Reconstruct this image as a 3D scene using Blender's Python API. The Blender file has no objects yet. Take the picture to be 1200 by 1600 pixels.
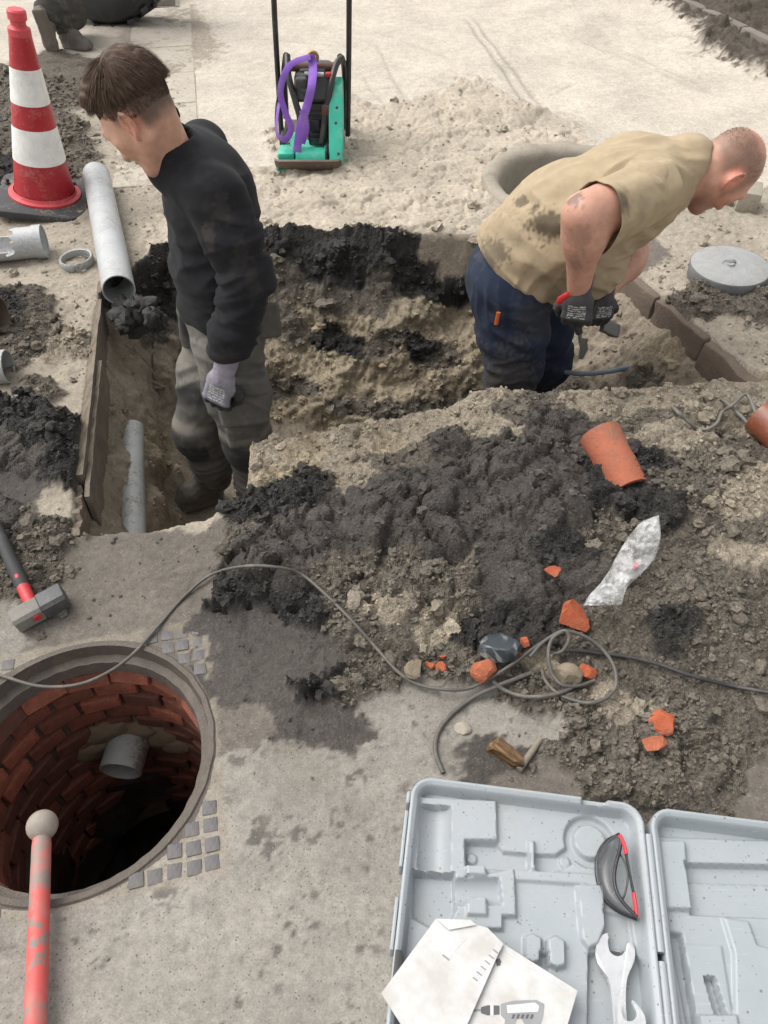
import bpy, bmesh, math, random
import numpy as np
from mathutils import Vector, Matrix, Euler

# ------------------------------------------------------------------ camera, sky, sun, exposure
SC = bpy.context.scene
COL = SC.collection
FPX = 1170.0                      # focal length in pixels of the 1200 x 1600 photograph
PITCH = math.radians(47.0)
CAM_Z = 1.6
SP, CP = math.sin(PITCH), math.cos(PITCH)
cam_data = bpy.data.cameras.new('camera')
cam = bpy.data.objects.new('camera', cam_data)
COL.objects.link(cam)
cam.location = (0, 0, CAM_Z)
cam.rotation_euler = (math.pi / 2 - PITCH, 0, 0)
cam_data.sensor_fit = 'VERTICAL'
cam_data.sensor_height = 36.0
cam_data.lens = FPX / 1600.0 * 36.0
cam_data.clip_start = 0.02
cam_data.clip_end = 2000
SC.camera = cam

SUN_EL, SUN_AZ = math.radians(56), math.radians(-68)   # azimuth measured from +Y towards +X
world = bpy.data.worlds.new('World')
SC.world = world
world.use_nodes = True
wn = world.node_tree
wn.nodes.clear()
sky = wn.nodes.new('ShaderNodeTexSky')
sky.sky_type = 'NISHITA'
sky.sun_disc = False
sky.sun_elevation = SUN_EL
sky.sun_rotation = SUN_AZ
sky.dust_density = 4.0
sky.air_density = 1.0
hsv = wn.nodes.new('ShaderNodeHueSaturation')
hsv.inputs['Saturation'].default_value = 0.08       # overcast: a grey-white cloud layer
bg = wn.nodes.new('ShaderNodeBackground')
bg.inputs['Strength'].default_value = 0.15
wo = wn.nodes.new('ShaderNodeOutputWorld')
wn.links.new(sky.outputs[0], hsv.inputs['Color'])
wn.links.new(hsv.outputs[0], bg.inputs['Color'])
wn.links.new(bg.outputs[0], wo.inputs['Surface'])
sun_data = bpy.data.lights.new('sun', 'SUN')
sun_data.energy = 0.95
sun_data.angle = math.radians(50)
sun_data.color = (1.0, 0.95, 0.88)
sun = bpy.data.objects.new('sun', sun_data)
COL.objects.link(sun)
sd = Vector((math.sin(SUN_AZ) * math.cos(SUN_EL), math.cos(SUN_AZ) * math.cos(SUN_EL), math.sin(SUN_EL)))
sun.rotation_euler = sd.to_track_quat('Z', 'Y').to_euler()
SC.view_settings.view_transform = 'Standard'
SC.view_settings.look = 'None'
SC.view_settings.exposure = 0.78
SC.view_settings.gamma = 1.0
SC.view_settings.use_curve_mapping = False
SC.render.engine = 'CYCLES'
SC.cycles.max_bounces = 6
SC.cycles.use_denoising = True

# ------------------------------------------------------------------ pixel <-> place
def ray(u, v):
    dx, dy = (u - 600) / FPX, (v - 800) / FPX
    return np.array((dx, CP - dy * SP, -(SP + dy * CP)))
def G(u, v, z=0.0):
    """the point of the photograph's pixel on the level plane z"""
    r = ray(u, v)
    t = (z - CAM_Z) / r[2]
    return Vector((r[0] * t, r[1] * t, z))
def PY(u, v, Y):
    """the point of the pixel at ground distance Y"""
    r = ray(u, v)
    t = Y / r[1]
    return Vector((r[0] * t, Y, CAM_Z + r[2] * t))
def proj(x, y, z):
    d = y * CP - (z - CAM_Z) * SP
    d = np.maximum(d, 0.05)
    return 600 + FPX * x / d, 800 + FPX * (-(z - CAM_Z) * CP - y * SP) / d

# ------------------------------------------------------------------ noise (numpy)
def _hash(ix, iy, iz, seed):
    u = np.uint32
    def c(a, m): return np.asarray(a).astype(np.int32).astype(u) * u(m)
    with np.errstate(over='ignore'):
        h = c(ix, 374761393) + c(iy, 668265263)
        if iz is not None: h = h + c(iz, 1274126177)
        h = h + u((seed * 974711) & 0xffffffff)
        h = (h ^ (h >> u(13))) * u(1274126177)
        h = (h ^ (h >> u(16))) * u(2246822519)
        return h ^ (h >> u(15))
def rnd(ix, iy, iz, seed):
    return _hash(ix, iy, iz, seed).astype(np.float32) * np.float32(1 / 4294967295.0)
def noise3(x, y, z, seed=0):
    x, y, z = np.broadcast_arrays(np.atleast_1d(np.asarray(x, np.float32)), np.asarray(y, np.float32), np.asarray(z, np.float32))
    ix, iy, iz = np.floor(x), np.floor(y), np.floor(z)
    fx, fy, fz = x - ix, y - iy, z - iz
    ux, uy, uz = [f * f * f * (f * (f * 6 - 15) + 10) for f in (fx, fy, fz)]
    k = np.float32(1 / 127.5)
    def g(a, b, c):
        h = _hash(ix + a, iy + b, iz + c, seed)
        gx = (h & np.uint32(255)).astype(np.float32) * k - 1; gy = ((h >> np.uint32(8)) & np.uint32(255)).astype(np.float32) * k - 1; gz = ((h >> np.uint32(16)) & np.uint32(255)).astype(np.float32) * k - 1
        return gx * (fx - a) + gy * (fy - b) + gz * (fz - c)
    def L(a, b, t): return a + (b - a) * t
    r = L(L(L(g(0,0,0), g(1,0,0), ux), L(g(0,1,0), g(1,1,0), ux), uy),
          L(L(g(0,0,1), g(1,0,1), ux), L(g(0,1,1), g(1,1,1), ux), uy), uz)
    return r if r.size > 1 else r[0]
from mathutils import noise as _mn
def nz1(x, y, z, seed=0):
    return _mn.noise((x + seed * 3.17, y - seed * 1.71, z + seed * 7.3)) * .8
def noise2(x, y, seed=0):
    x, y = np.asarray(x, np.float32), np.asarray(y, np.float32)
    ix, iy = np.floor(x), np.floor(y)
    fx, fy = x - ix, y - iy
    ux, uy = [f * f * f * (f * (f * 6 - 15) + 10) for f in (fx, fy)]
    k = np.float32(1 / 511.5)
    def g(a, b):
        h = _hash(ix + a, iy + b, None, seed)
        return ((h & np.uint32(1023)).astype(np.float32) * k - 1) * (fx - a) + (((h >> np.uint32(10)) & np.uint32(1023)).astype(np.float32) * k - 1) * (fy - b)
    g00, g01 = g(0, 0), g(0, 1)
    a = g00 + (g(1, 0) - g00) * ux
    b = g01 + (g(1, 1) - g01) * ux
    return (a + (b - a) * uy) * np.float32(1.4)
def fbm2(x, y, oct=4, seed=0, gain=0.5):
    s, a = 0, 1.0
    for i in range(oct):
        s = s + a * noise2(x * 2**i + 17.3 * i, y * 2**i - 9.1 * i, seed + i)
        a *= gain
    return s
def clods2(x, y, seed=0, dens=0.7):
    """crumbs: rounded lumps of random size, 0..1, one lump at most per unit cell"""
    ix, iy = np.floor(x), np.floor(y)
    best = np.zeros_like(x)
    zz = None
    for a in (-1, 0, 1):
        for b in (-1, 0, 1):
            cx, cy = ix + a, iy + b
            px = cx + rnd(cx, cy, zz, seed)
            py = cy + rnd(cx, cy, zz, seed + 1)
            r = 0.25 + 0.6 * rnd(cx, cy, zz, seed + 2) ** 1.5
            keep = rnd(cx, cy, zz, seed + 3) < dens
            an = rnd(cx, cy, zz, seed + 4) * 6.28
            dx, dy = x - px, y - py
            ca, sa = np.cos(an), np.sin(an)
            ex, ey = dx * ca + dy * sa, (dy * ca - dx * sa) * 1.5
            q = 1 - (ex * ex + ey * ey) / (r * r)
            best = np.maximum(best, np.where(keep & (q > 0), np.sqrt(np.maximum(q, 0)) * r * 1.2, 0))
    return best
def blocky2(x, y, seed=0, tilt=0.9):
    """broken clods: every cell a tilted facet at its own level, with a crack round it"""
    ix, iy = np.floor(x), np.floor(y)
    zz = None
    f1 = np.full(x.shape, 9.0); f2 = np.full(x.shape, 9.0); h = np.zeros_like(x)
    for a in (-1, 0, 1):
        for b in (-1, 0, 1):
            cx, cy = ix + a, iy + b
            dx = x - cx - rnd(cx, cy, zz, seed); dy = y - cy - rnd(cx, cy, zz, seed + 1)
            d = np.sqrt(dx * dx + dy * dy) * (0.75 + 0.5 * rnd(cx, cy, zz, seed + 5))
            lv = rnd(cx, cy, zz, seed + 2) + tilt * ((rnd(cx, cy, zz, seed + 3) - .5) * dx + (rnd(cx, cy, zz, seed + 4) - .5) * dy) - 0.55 * d * d
            near_ = d < f1
            f2 = np.where(near_, f1, np.minimum(f2, d))
            h = np.where(near_, lv, h); f1 = np.where(near_, d, f1)
    return h - 0.5 * np.exp(-((f2 - f1) / 0.09) ** 2)
def sstep(a, b, x):
    t = np.clip((x - a) / (b - a), 0, 1)
    return t * t * (3 - 2 * t)
def in_poly(x, y, poly):
    """signed distance to a polygon, positive inside"""
    n = len(poly)
    d2 = np.full(x.shape, 1e9)
    ins = np.zeros(x.shape, bool)
    for i in range(n):
        ax, ay = poly[i]; bx, by = poly[(i + 1) % n]
        ex, ey = bx - ax, by - ay
        t = np.clip(((x - ax) * ex + (y - ay) * ey) / (ex * ex + ey * ey), 0, 1)
        d2 = np.minimum(d2, (x - ax - t * ex)**2 + (y - ay - t * ey)**2)
        c = ((ay > y) != (by > y))
        with np.errstate(divide='ignore', invalid='ignore'):
            xi = (bx - ax) * (y - ay) / (by - ay if by != ay else 1e-9) + ax
        ins ^= c & (x < xi)
    d = np.sqrt(d2)
    return np.where(ins, d, -d)

# ------------------------------------------------------------------ mesh helpers
def mesh_obj(name, verts, faces, mat=None, parent=None, smooth=True, uvcol=None):
    me = bpy.data.meshes.new(name)
    if isinstance(verts, np.ndarray) and isinstance(faces, np.ndarray):
        nf, k = faces.shape
        me.vertices.add(len(verts)); me.vertices.foreach_set('co', verts.astype(np.float32).ravel())
        me.loops.add(nf * k); me.loops.foreach_set('vertex_index', faces.astype(np.int32).ravel())
        me.polygons.add(nf); me.polygons.foreach_set('loop_start', (np.arange(nf) * k).astype(np.int32))
        me.update(calc_edges=True); me.validate()
    else:
        me.from_pydata([tuple(v) for v in verts], [], [tuple(f) for f in faces])
        me.update()
    if smooth:
        me.polygons.foreach_set('use_smooth', np.ones(len(me.polygons), bool))
    elif isinstance(verts, np.ndarray):
        me.polygons.foreach_set('use_smooth', np.zeros(len(me.polygons), bool))
    if uvcol is not None:
        at = me.color_attributes.new('col', 'FLOAT_COLOR', 'POINT')
        at.data.foreach_set('color', np.asarray(uvcol, np.float32).ravel())
    o = bpy.data.objects.new(name, me)
    COL.objects.link(o)
    if mat: me.materials.append(mat)
    if parent is not None: o.parent = parent
    return o
def bm_obj(name, bm, mat=None, parent=None, smooth=None, loc=None):
    me = bpy.data.meshes.new(name)
    bmesh.ops.recalc_face_normals(bm, faces=bm.faces[:])
    bm.to_mesh(me); bm.free()
    if smooth is not None:
        me.polygons.foreach_set('use_smooth', [True] * len(me.polygons))
        if smooth < 3.1:
            me.set_sharp_from_angle(angle=smooth)
    o = bpy.data.objects.new(name, me)
    COL.objects.link(o)
    if mat: me.materials.append(mat)
    if parent is not None: o.parent = parent
    if loc is not None: o.location = loc
    return o
def tag(o, label=None, cat=None, group=None, kind=None):
    if label: o['label'] = label
    if cat: o['category'] = cat
    if group: o['group'] = group
    if kind: o['kind'] = kind
    return o
def empty(name, loc=(0, 0, 0), rot=(0, 0, 0)):
    o = bpy.data.objects.new(name, None)
    COL.objects.link(o)
    o.location = loc; o.rotation_euler = rot
    o.empty_display_size = 0.05
    return o
def add_box(bm, c, s, rot=None, bevel=0.0):
    m = Matrix.Translation(c)
    if rot is not None:
        m = m @ (rot.to_matrix().to_4x4() if isinstance(rot, Euler) else rot.to_4x4())
    r = bmesh.ops.create_cube(bm, size=1.0, matrix=m @ Matrix.Diagonal((s[0], s[1], s[2], 1)))
    if bevel > 0:
        es = list({e for v in r['verts'] for e in v.link_edges})
        bmesh.ops.bevel(bm, geom=es, offset=bevel, segments=2, affect='EDGES', profile=0.5)
def frame_from(t, up=Vector((0, 0, 1))):
    t = t.normalized()
    a = up - t * up.dot(t)
    if a.length < 1e-4:
        a = Vector((1, 0, 0)) - t * t.x
    a.normalize()
    return a, t.cross(a)
def add_tube(bm, pts, rad, n=8, cap=True, flat=1.0, up=None):
    """tube through pts; rad a number or one per point; flat scales the section across"""
    pts = [Vector(p) for p in pts]
    if not hasattr(rad, '__len__'): rad = [rad] * len(pts)
    rings = []
    prev = None
    for i, p in enumerate(pts):
        t = (pts[min(i + 1, len(pts) - 1)] - pts[max(i - 1, 0)])
        if t.length < 1e-9: t = Vector((0, 0, 1))
        t.normalize()
        if prev is None:
            a, b = frame_from(t, up or Vector((0, 0, 1)))
        else:
            a = prev - t * prev.dot(t)
            if a.length < 1e-5: a, b = frame_from(t)
            a.normalize(); b = t.cross(a)
        prev = a
        rings.append([bm.verts.new(p + a * (math.cos(2 * math.pi * k / n) * rad[i]) + b * (math.sin(2 * math.pi * k / n) * rad[i] * flat)) for k in range(n)])
    for r0, r1 in zip(rings, rings[1:]):
        for k in range(n):
            bm.faces.new((r0[k], r0[(k + 1) % n], r1[(k + 1) % n], r1[k]))
    if cap:
        bm.faces.new(rings[0][::-1]); bm.faces.new(rings[-1])
def add_lathe(bm, prof, n=32, mat=None, close=False):
    """prof: list of (r, z); revolved round z"""
    m = mat or Matrix.Identity(4)
    rings = []
    for r, z in prof:
        if r < 1e-6:
            rings.append([bm.verts.new(m @ Vector((0, 0, z)))])
        else:
            rings.append([bm.verts.new(m @ Vector((r * math.cos(2 * math.pi * k / n), r * math.sin(2 * math.pi * k / n), z))) for k in range(n)])
    pairs = list(zip(rings, rings[1:]))
    if close: pairs.append((rings[-1], rings[0]))
    for a, b in pairs:
        for k in range(n):
            k2 = (k + 1) % n
            vs = [a[k % len(a)], a[k2 % len(a)], b[k2 % len(b)], b[k % len(b)]]
            u = []
            for w in vs:
                if w not in u: u.append(w)
            if len(u) >= 3: bm.faces.new(u)
def add_prism(bm, poly, z0, z1, mat=None, bevel=0.0):
    """poly: list of (x, y); extruded z0..z1"""
    m = mat or Matrix.Identity(4)
    a = [bm.verts.new(m @ Vector((x, y, z0))) for x, y in poly]
    b = [bm.verts.new(m @ Vector((x, y, z1))) for x, y in poly]
    fs = [bm.faces.new(a[::-1]), bm.faces.new(b)]
    n = len(poly)
    for k in range(n):
        fs.append(bm.faces.new((a[k], a[(k + 1) % n], b[(k + 1) % n], b[k])))
    if bevel > 0:
        es = list({e for f in fs[:2] for e in f.edges})
        bmesh.ops.bevel(bm, geom=es, offset=bevel, segments=2, affect='EDGES', profile=0.5)
def spline(pts, n=8):
    """Catmull-Rom through pts"""
    p = [Vector(q) for q in pts]
    p = [p[0] * 2 - p[1]] + p + [p[-1] * 2 - p[-2]]
    out = []
    for i in range(1, len(p) - 2):
        for k in range(n):
            t = k / n
            out.append(0.5 * ((2 * p[i]) + (p[i+1] - p[i-1]) * t + (2 * p[i-1] - 5 * p[i] + 4 * p[i+1] - p[i+2]) * t * t + (3 * p[i] - p[i-1] - 3 * p[i+1] + p[i+2]) * t**3))
    out.append(p[-2])
    return out

# ------------------------------------------------------------------ materials
class NT:
    def __init__(self, name):
        self.m = bpy.data.materials.new(name)
        self.m.use_nodes = True
        self.t = self.m.node_tree
        self.t.nodes.clear()
        self.out = self.n('ShaderNodeOutputMaterial')
        self.b = self.n('ShaderNodeBsdfPrincipled')
        self.l(self.b.outputs[0], self.out.inputs['Surface'])
    def n(self, ty, **kw):
        nd = self.t.nodes.new(ty)
        for k, v in kw.items():
            if k.startswith('i_'): nd.inputs[k[2:].replace('_', ' ')].default_value = v
            else: setattr(nd, k, v)
        return nd
    def l(self, a, b): self.t.links.new(a, b)
    def coord(self, kind='Object'):
        if not hasattr(self, '_tc'): self._tc = self.n('ShaderNodeTexCoord')
        return self._tc.outputs[kind]
    def noise(self, scale, detail=4, rough=0.6, vec=None, dist=0.0):
        nd = self.n('ShaderNodeTexNoise')
        nd.inputs['Scale'].default_value = scale; nd.inputs['Detail'].default_value = detail
        nd.inputs['Roughness'].default_value = rough; nd.inputs['Distortion'].default_value = dist
        self.l(vec or self.coord(), nd.inputs['Vector'])
        return nd.outputs['Fac']
    def ramp(self, fac, stops):
        nd = self.n('ShaderNodeValToRGB')
        el = nd.color_ramp.elements
        while len(el) < len(stops): el.new(0.5)
        for e, (p, c) in zip(el, stops):
            e.position = p
            e.color = (c, c, c, 1) if not hasattr(c, '__len__') else (*c[:3], 1)
        self.l(fac, nd.inputs[0])
        return nd.outputs[0]
    def mix(self, fac, a, b, mode='MIX'):
        nd = self.n('ShaderNodeMix', data_type='RGBA', blend_type=mode)
        for s, v in ((nd.inputs[0], fac), (nd.inputs[6], a), (nd.inputs[7], b)):
            if isinstance(v, (int, float)): s.default_value = v
            elif isinstance(v, tuple): s.default_value = (*v[:3], 1)
            else: self.l(v, s)
        return nd.outputs[2]
    def math(self, op, a, b=0.0):
        nd = self.n('ShaderNodeMath', operation=op)
        for s, v in zip(nd.inputs, (a, b)):
            if isinstance(v, (int, float)): s.default_value = v
            else: self.l(v, s)
        return nd.outputs[0]
    def bump(self, h, strength=0.5, dist=0.01, normal=None):
        nd = self.n('ShaderNodeBump')
        nd.inputs['Strength'].default_value = strength; nd.inputs['Distance'].default_value = dist
        self.l(h, nd.inputs['Height'])
        if normal is not None: self.l(normal, nd.inputs['Normal'])
        return nd.outputs[0]
    def set(self, **kw):
        for k, v in kw.items():
            s = self.b.inputs[k.replace('_', ' ')]
            if isinstance(v, (int, float)): s.default_value = v
            elif isinstance(v, tuple): s.default_value = (*v[:3], 1) if len(v) >= 3 else v
            else: self.l(v, s)
        return self
def worn(name, col, rough=0.6, dirt=(0.16, 0.135, 0.105), amount=0.35, scale=18, metallic=0.0, bump=0.15, var=0.12, spec=0.5, dscale=None):
    """paint, plastic or cloth with dust in blotches, a little tonal drift and fine relief"""
    t = NT(name)
    n1 = t.noise(scale, 5, 0.65)
    n2 = t.noise(scale * 7, 3, 0.6)
    n3 = t.noise((dscale or scale * 0.45), 6, 0.7)
    c = t.mix(t.ramp(n1, [(0.3, 0.0), (0.7, 1.0)]), tuple(v * (1 - var) for v in col), tuple(min(1, v * (1 + var)) for v in col))
    m = t.ramp(t.mix(0.35, n3, n2), [(0.52, 0.0), (0.66, 1.0)])
    m = t.math('MULTIPLY', m, amount)
    c = t.mix(m, c, dirt)
    t.set(Base_Color=c, Metallic=metallic, Specular_IOR_Level=spec)
    t.set(Roughness=t.math('ADD', t.math('MULTIPLY', n2, 0.2), rough - 0.1))
    if bump: t.set(Normal=t.bump(n2, bump, 0.004))
    return t.m
# ------------------------------------------------------------------ the ground
CLS = {   # albedo, lumps at 9 / 4 / 2 / 1 cm (metres high), wet 0..1, loose crumbs
 'C': ((.238, .219, .191), (0, 0, .0004, .0008), 0.0, 0.01),
 'D': ((.128, .112, .094), (0, .001, .002, .0015), 0.1, 0.08),
 'M': ((.084, .073, .063), (.036, .022, .006, .0025), 0.75, 0.25),
 'N': ((.070, .060, .053), (.004, .003, .002, .001), 0.6, 0.06),
 'K': ((.036, .0325, .0295), (.030, .020, .011, .005), 0.35, 0.8),
 'X': ((.150, .129, .103), (.020, .013, .009, .005), 0.1, 0.9),
 'V': ((.085, .070, .054), (.030, .018, .010, .005), 0.0, 0.5),
 'S': ((.315, .262, .185), (.028, .016, .008, .004), 0.05, 0.5),
 'T': ((.270, .227, .172), (.020, .012, .006, .003), 0.2, 0.25),
 'P': ((.462, .414, .348), (0, .0008, .001, .0010), 0.0, 0.0),
 'R': ((.395, .343, .274), (.018, .008, .0035, .0015), 0.0, 0.10),
 'B': ((.305, .260, .198), (.022, .012, .008, .005), 0.0, 0.6),
 'F': ((.310, .270, .215), (.004, .005, .004, .002), 0.0, 0.15),
}
CK = list(CLS)
TOP = """450 60 P 0;700 60 P 0;900 100 P 0;1100 150 P 0;1000 50 P 0;340 150 P 0;370 230 P 0;600 130 P 0;850 150 P 0;1000 190 P 0;1190 230 P 0;400 20 P 0;
170 215 F 0;205 300 F 0;60 355 F 0;110 385 F .005;90 110 X .02;40 140 X .03;20 225 X .03;20 285 K .05;115 230 X .02;250 60 F 0;250 150 F 0;120 60 P 0;20 70 P 0;
1150 -5 V .12;1110 -60 V .2;1300 40 V .2;1060 -30 V .12;1250 20 V .2;1190 20 V .12;1130 -40 V .16;1190 60 V .05;1100 0 V .06;
440 185 P .0;460 215 R .02;560 200 R .03;650 205 R .03;750 195 R .035;815 190 R .03;700 290 R .02;600 300 R .02;500 320 R .02;420 300 R .01;830 240 R .03;720 335 R .02;480 340 R .02;380 320 R .01;
320 330 R .01;650 250 R .015;560 260 R .015;760 260 R .02;
930 320 R .0;1000 385 D .0;1060 370 F 0;1100 330 F 0;1180 400 F 0;1050 440 F 0;1150 480 X .03;1090 470 X .02;1190 500 X .03;1180 545 F 0;1120 520 F 0;1190 330 F 0;1150 260 P 0;
30 440 F 0;40 470 X .02;100 450 F 0;120 500 F 0;20 480 K .03;60 520 X .02;110 545 B 0;100 590 F .0;60 620 X .01;30 650 K .035;80 690 K .06;100 680 K .06;30 720 M .02;60 765 N .01;100 790 F 0;70 830 X .01;20 830 M .02;50 880 X .01;115 640 F 0;125 570 F 0;100 740 K .03;20 560 X .02;20 610 F .01;
160 880 D 0;250 860 D 0;330 845 D 0;200 940 D 0;280 930 D 0;120 920 D 0;100 1000 D 0;20 1010 C 0;300 1010 D 0;300 820 F 0;
380 850 X .03;385 820 K .05;430 870 M .06;420 920 M .045;380 945 K .03;480 965 K .03;400 1020 N .012;420 985 N .015;470 1010 N .015;440 1100 N .008;500 1115 N .01;380 1090 N .006;470 1135 N .004;545 1120 N .005;430 1050 N .012;360 1060 N .008;450 1060 N .015;490 1085 K .015;520 1135 N .01;540 1080 X .01;330 1120 D 0;380 1125 D 0;340 1020 N .004;360 980 N .01;
560 1000 X .03;560 930 X .05;600 1040 X .012;640 1000 X .03;650 1085 C 0;620 1110 C 0;580 1110 C 0;
500 850 M .09;560 840 M .11;640 810 M .13;720 800 M .15;700 740 M .13;780 760 M .15;840 790 M .15;850 850 M .13;760 860 M .13;680 880 M .11;720 940 X .07;800 930 M .09;640 925 X .07;
880 720 M .10;940 800 K .11;980 770 K .11;1000 830 K .11;880 900 K .09;930 880 X .09;900 930 M .07;960 965 X .05;1040 800 X .10;1100 760 X .09;1150 810 B .08;1170 860 X .07;1100 860 X .08;1060 910 X .07;1120 940 X .06;1180 960 X .05;1040 1005 K .05;980 1025 X .03;1100 1020 X .035;1180 1050 X .03;900 1040 X .03;850 1080 X .02;1000 1080 X .02;1090 1095 X .015;1180 1130 X .015;1000 1150 X .012;900 1130 X .025;880 1180 X .022;950 1195 X .012;1050 1190 X .01;1120 1215 X .006;1180 1240 D 0;610 965 B .04;690 1000 B .02;875 1060 B .03;1130 885 B .08;1010 715 B .1;765 708 B .12;1180 775 B .08;960 1110 B .02;800 1005 K .04;740 1010 K .03;700 1035 X .015;690 1110 C 0;760 1125 C 0;830 1150 C 0;790 1178 N .003;840 1205 D 0;
420 740 B .05;480 740 S .06;560 715 B .06;640 695 B .07;700 675 B .08;750 655 B .12;790 690 X .11;850 665 X .10;900 650 B .08;960 640 B .07;1040 640 B .06;1120 645 B .06;1190 640 B .05;840 700 M .11;930 660 B .09;1000 700 X .09;1080 710 B .08;1150 730 X .08;1180 700 B .07;600 725 S .07;480 785 K .07;420 795 K .06;620 755 X .1;540 765 B .08;410 770 S .05;
450 1250 C 0;550 1250 C 0;400 1400 C 0;500 1500 C 0;300 1500 C 0;200 1550 C 0;580 1350 C 0;370 1300 C 0;700 1300 C 0;1000 1400 C 0;620 1180 C 0;450 1190 C 0;90 1500 C 0;150 1480 C 0;50 1560 C 0;340 1200 C 0"""
PIT = """230 380 K 0;300 370 K 0;430 370 K 0;500 375 K 0;560 395 K 0;620 385 K 0;660 420 K 0;700 450 K 0;600 445 X 0;540 440 K 0;250 440 K 0;220 490 K 0;350 420 K 0;640 440 K 0;480 410 K 0;
440 430 X 0;480 500 S 0;560 510 S 0;640 490 S 0;700 510 S 0;655 550 K 0;500 570 S 0;560 600 S 0;450 560 S 0;470 640 S 0;600 620 S 0;690 600 S 0;620 560 S 0;700 645 X 0;640 675 K 0;740 640 X 0;690 395 T 0;720 430 T 0;740 560 S 0;560 660 S 0;450 680 T 0;580 480 X 0;520 460 X 0;500 480 X 0;460 610 X 0;620 640 X 0;535 530 K 0;600 545 X 0;690 560 X 0;560 640 X 0;450 500 X 0;
190 520 T 0;200 600 T 0;250 560 T 0;170 700 T 0;200 780 T 0;150 800 T 0;240 690 S 0;260 640 T 0;330 780 T 0;370 790 T 0;230 520 X 0;170 640 T 0;290 560 X 0;
900 560 T 0;880 600 X 0;950 600 T 0;1000 560 T 0;950 625 X 0;1040 560 S 0;1080 600 T 0;1000 500 T 0;950 550 T 0;1100 560 T 0;1150 600 T 0;1020 605 X 0;900 630 X 0;860 500 T 0;960 470 T 0"""
def ctrl(txt):
    r = [q.split() for q in txt.replace('\n', '').split(';') if q.strip()]
    return (np.array([float(a[0]) for a in r]), np.array([float(a[1]) for a in r]), np.array([CK.index(a[2]) for a in r]), np.array([float(a[3]) for a in r]))
TOPC, PITC = ctrl(TOP), ctrl(PIT)
def blend(u, v, C, power, soft, aniso=1.6, heights=False):
    """class weights (and heights) interpolated from the marked spots"""
    W = np.zeros((len(CK), u.size)); H = np.zeros(u.size); S = np.zeros(u.size)
    for cu, cv, cc, ch in zip(*C):
        # far spots stand for larger patches of ground: measure in px scaled by the foreshortening
        d = (u - cu) ** 2 + ((v - cv) * aniso) ** 2 + soft * soft
        w = 1.0 / (d * d if power == 2 else d * d * d * d)
        S += w
        if heights: H += w * ch
        else: W[cc] += w
    if heights: return H / S
    W /= S
    for c in range(len(CK)):                                  # ragged, interleaved borders
        W[c] *= np.exp(2.0 * NZ[c][:u.size])
    W **= 3.0
    return W / W.sum(0)

def gp(*a): return tuple(G(*a)[:2])
# the dug pit: outline at ground level
FAR_RIM = [gp(150, 470), gp(185, 440), gp(235, 395), gp(420, 366), gp(640, 370), gp(740, 372), gp(860, 385), gp(968, 405)]
RIGHT_A, RIGHT_B = Vector(gp(968, 405)), Vector(gp(1204, 606))
LEFT_A, LEFT_B = Vector(gp(152, 475)), Vector(gp(106, 842))
PITP = [gp(106, 842), gp(240, 830), gp(388, 796), gp(395, 713), gp(560, 690), gp(760, 655), gp(860, 645), gp(1204, 612)] + [tuple(RIGHT_B)] + FAR_RIM[::-1][0:]
FLOOR_Z = -0.66
MH = Vector((-0.6896, 0.7395)); MH_R = 0.293
SHAFT = Vector((0.93, 3.66)); SHAFT_R = 0.45

def axis(segs):
    out = [segs[0][0]]
    for a, b, s in segs:
        n = max(1, int(round((b - a) / s)))
        out += list(a + (b - a) * (np.arange(1, n + 1) / n))
    return np.array(out)
def grow(a, b, s0, r):
    x = [a]; s = s0; d = 1 if b > a else -1
    while (b - x[-1]) * d > 0:
        x.append(x[-1] + d * s); s *= r
    return x
gx = axis([(-1.35, 1.65, 0.0078)])
gx = np.concatenate([np.array(grow(-1.35, -400, 0.009, 1.06))[1:][::-1], gx, np.array(grow(1.65, 3.2, 0.012, 1.008) + grow(3.2, 400, 0.05, 1.1)[1:])[1:]])
gy = axis([(0.12, 1.35, 0.0068), (1.35, 3.4, 0.0074), (3.4, 4.4, 0.010), (4.4, 7.4, 0.019)])
gy = np.concatenate([np.array(grow(0.12, -60, 0.01, 1.12))[1:][::-1], gy, np.array(grow(7.6, 600, 0.025, 1.15))[1:]])
GX, GY = np.meshgrid(gx, gy)
X, Y = GX.ravel(), GY.ravel()

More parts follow.
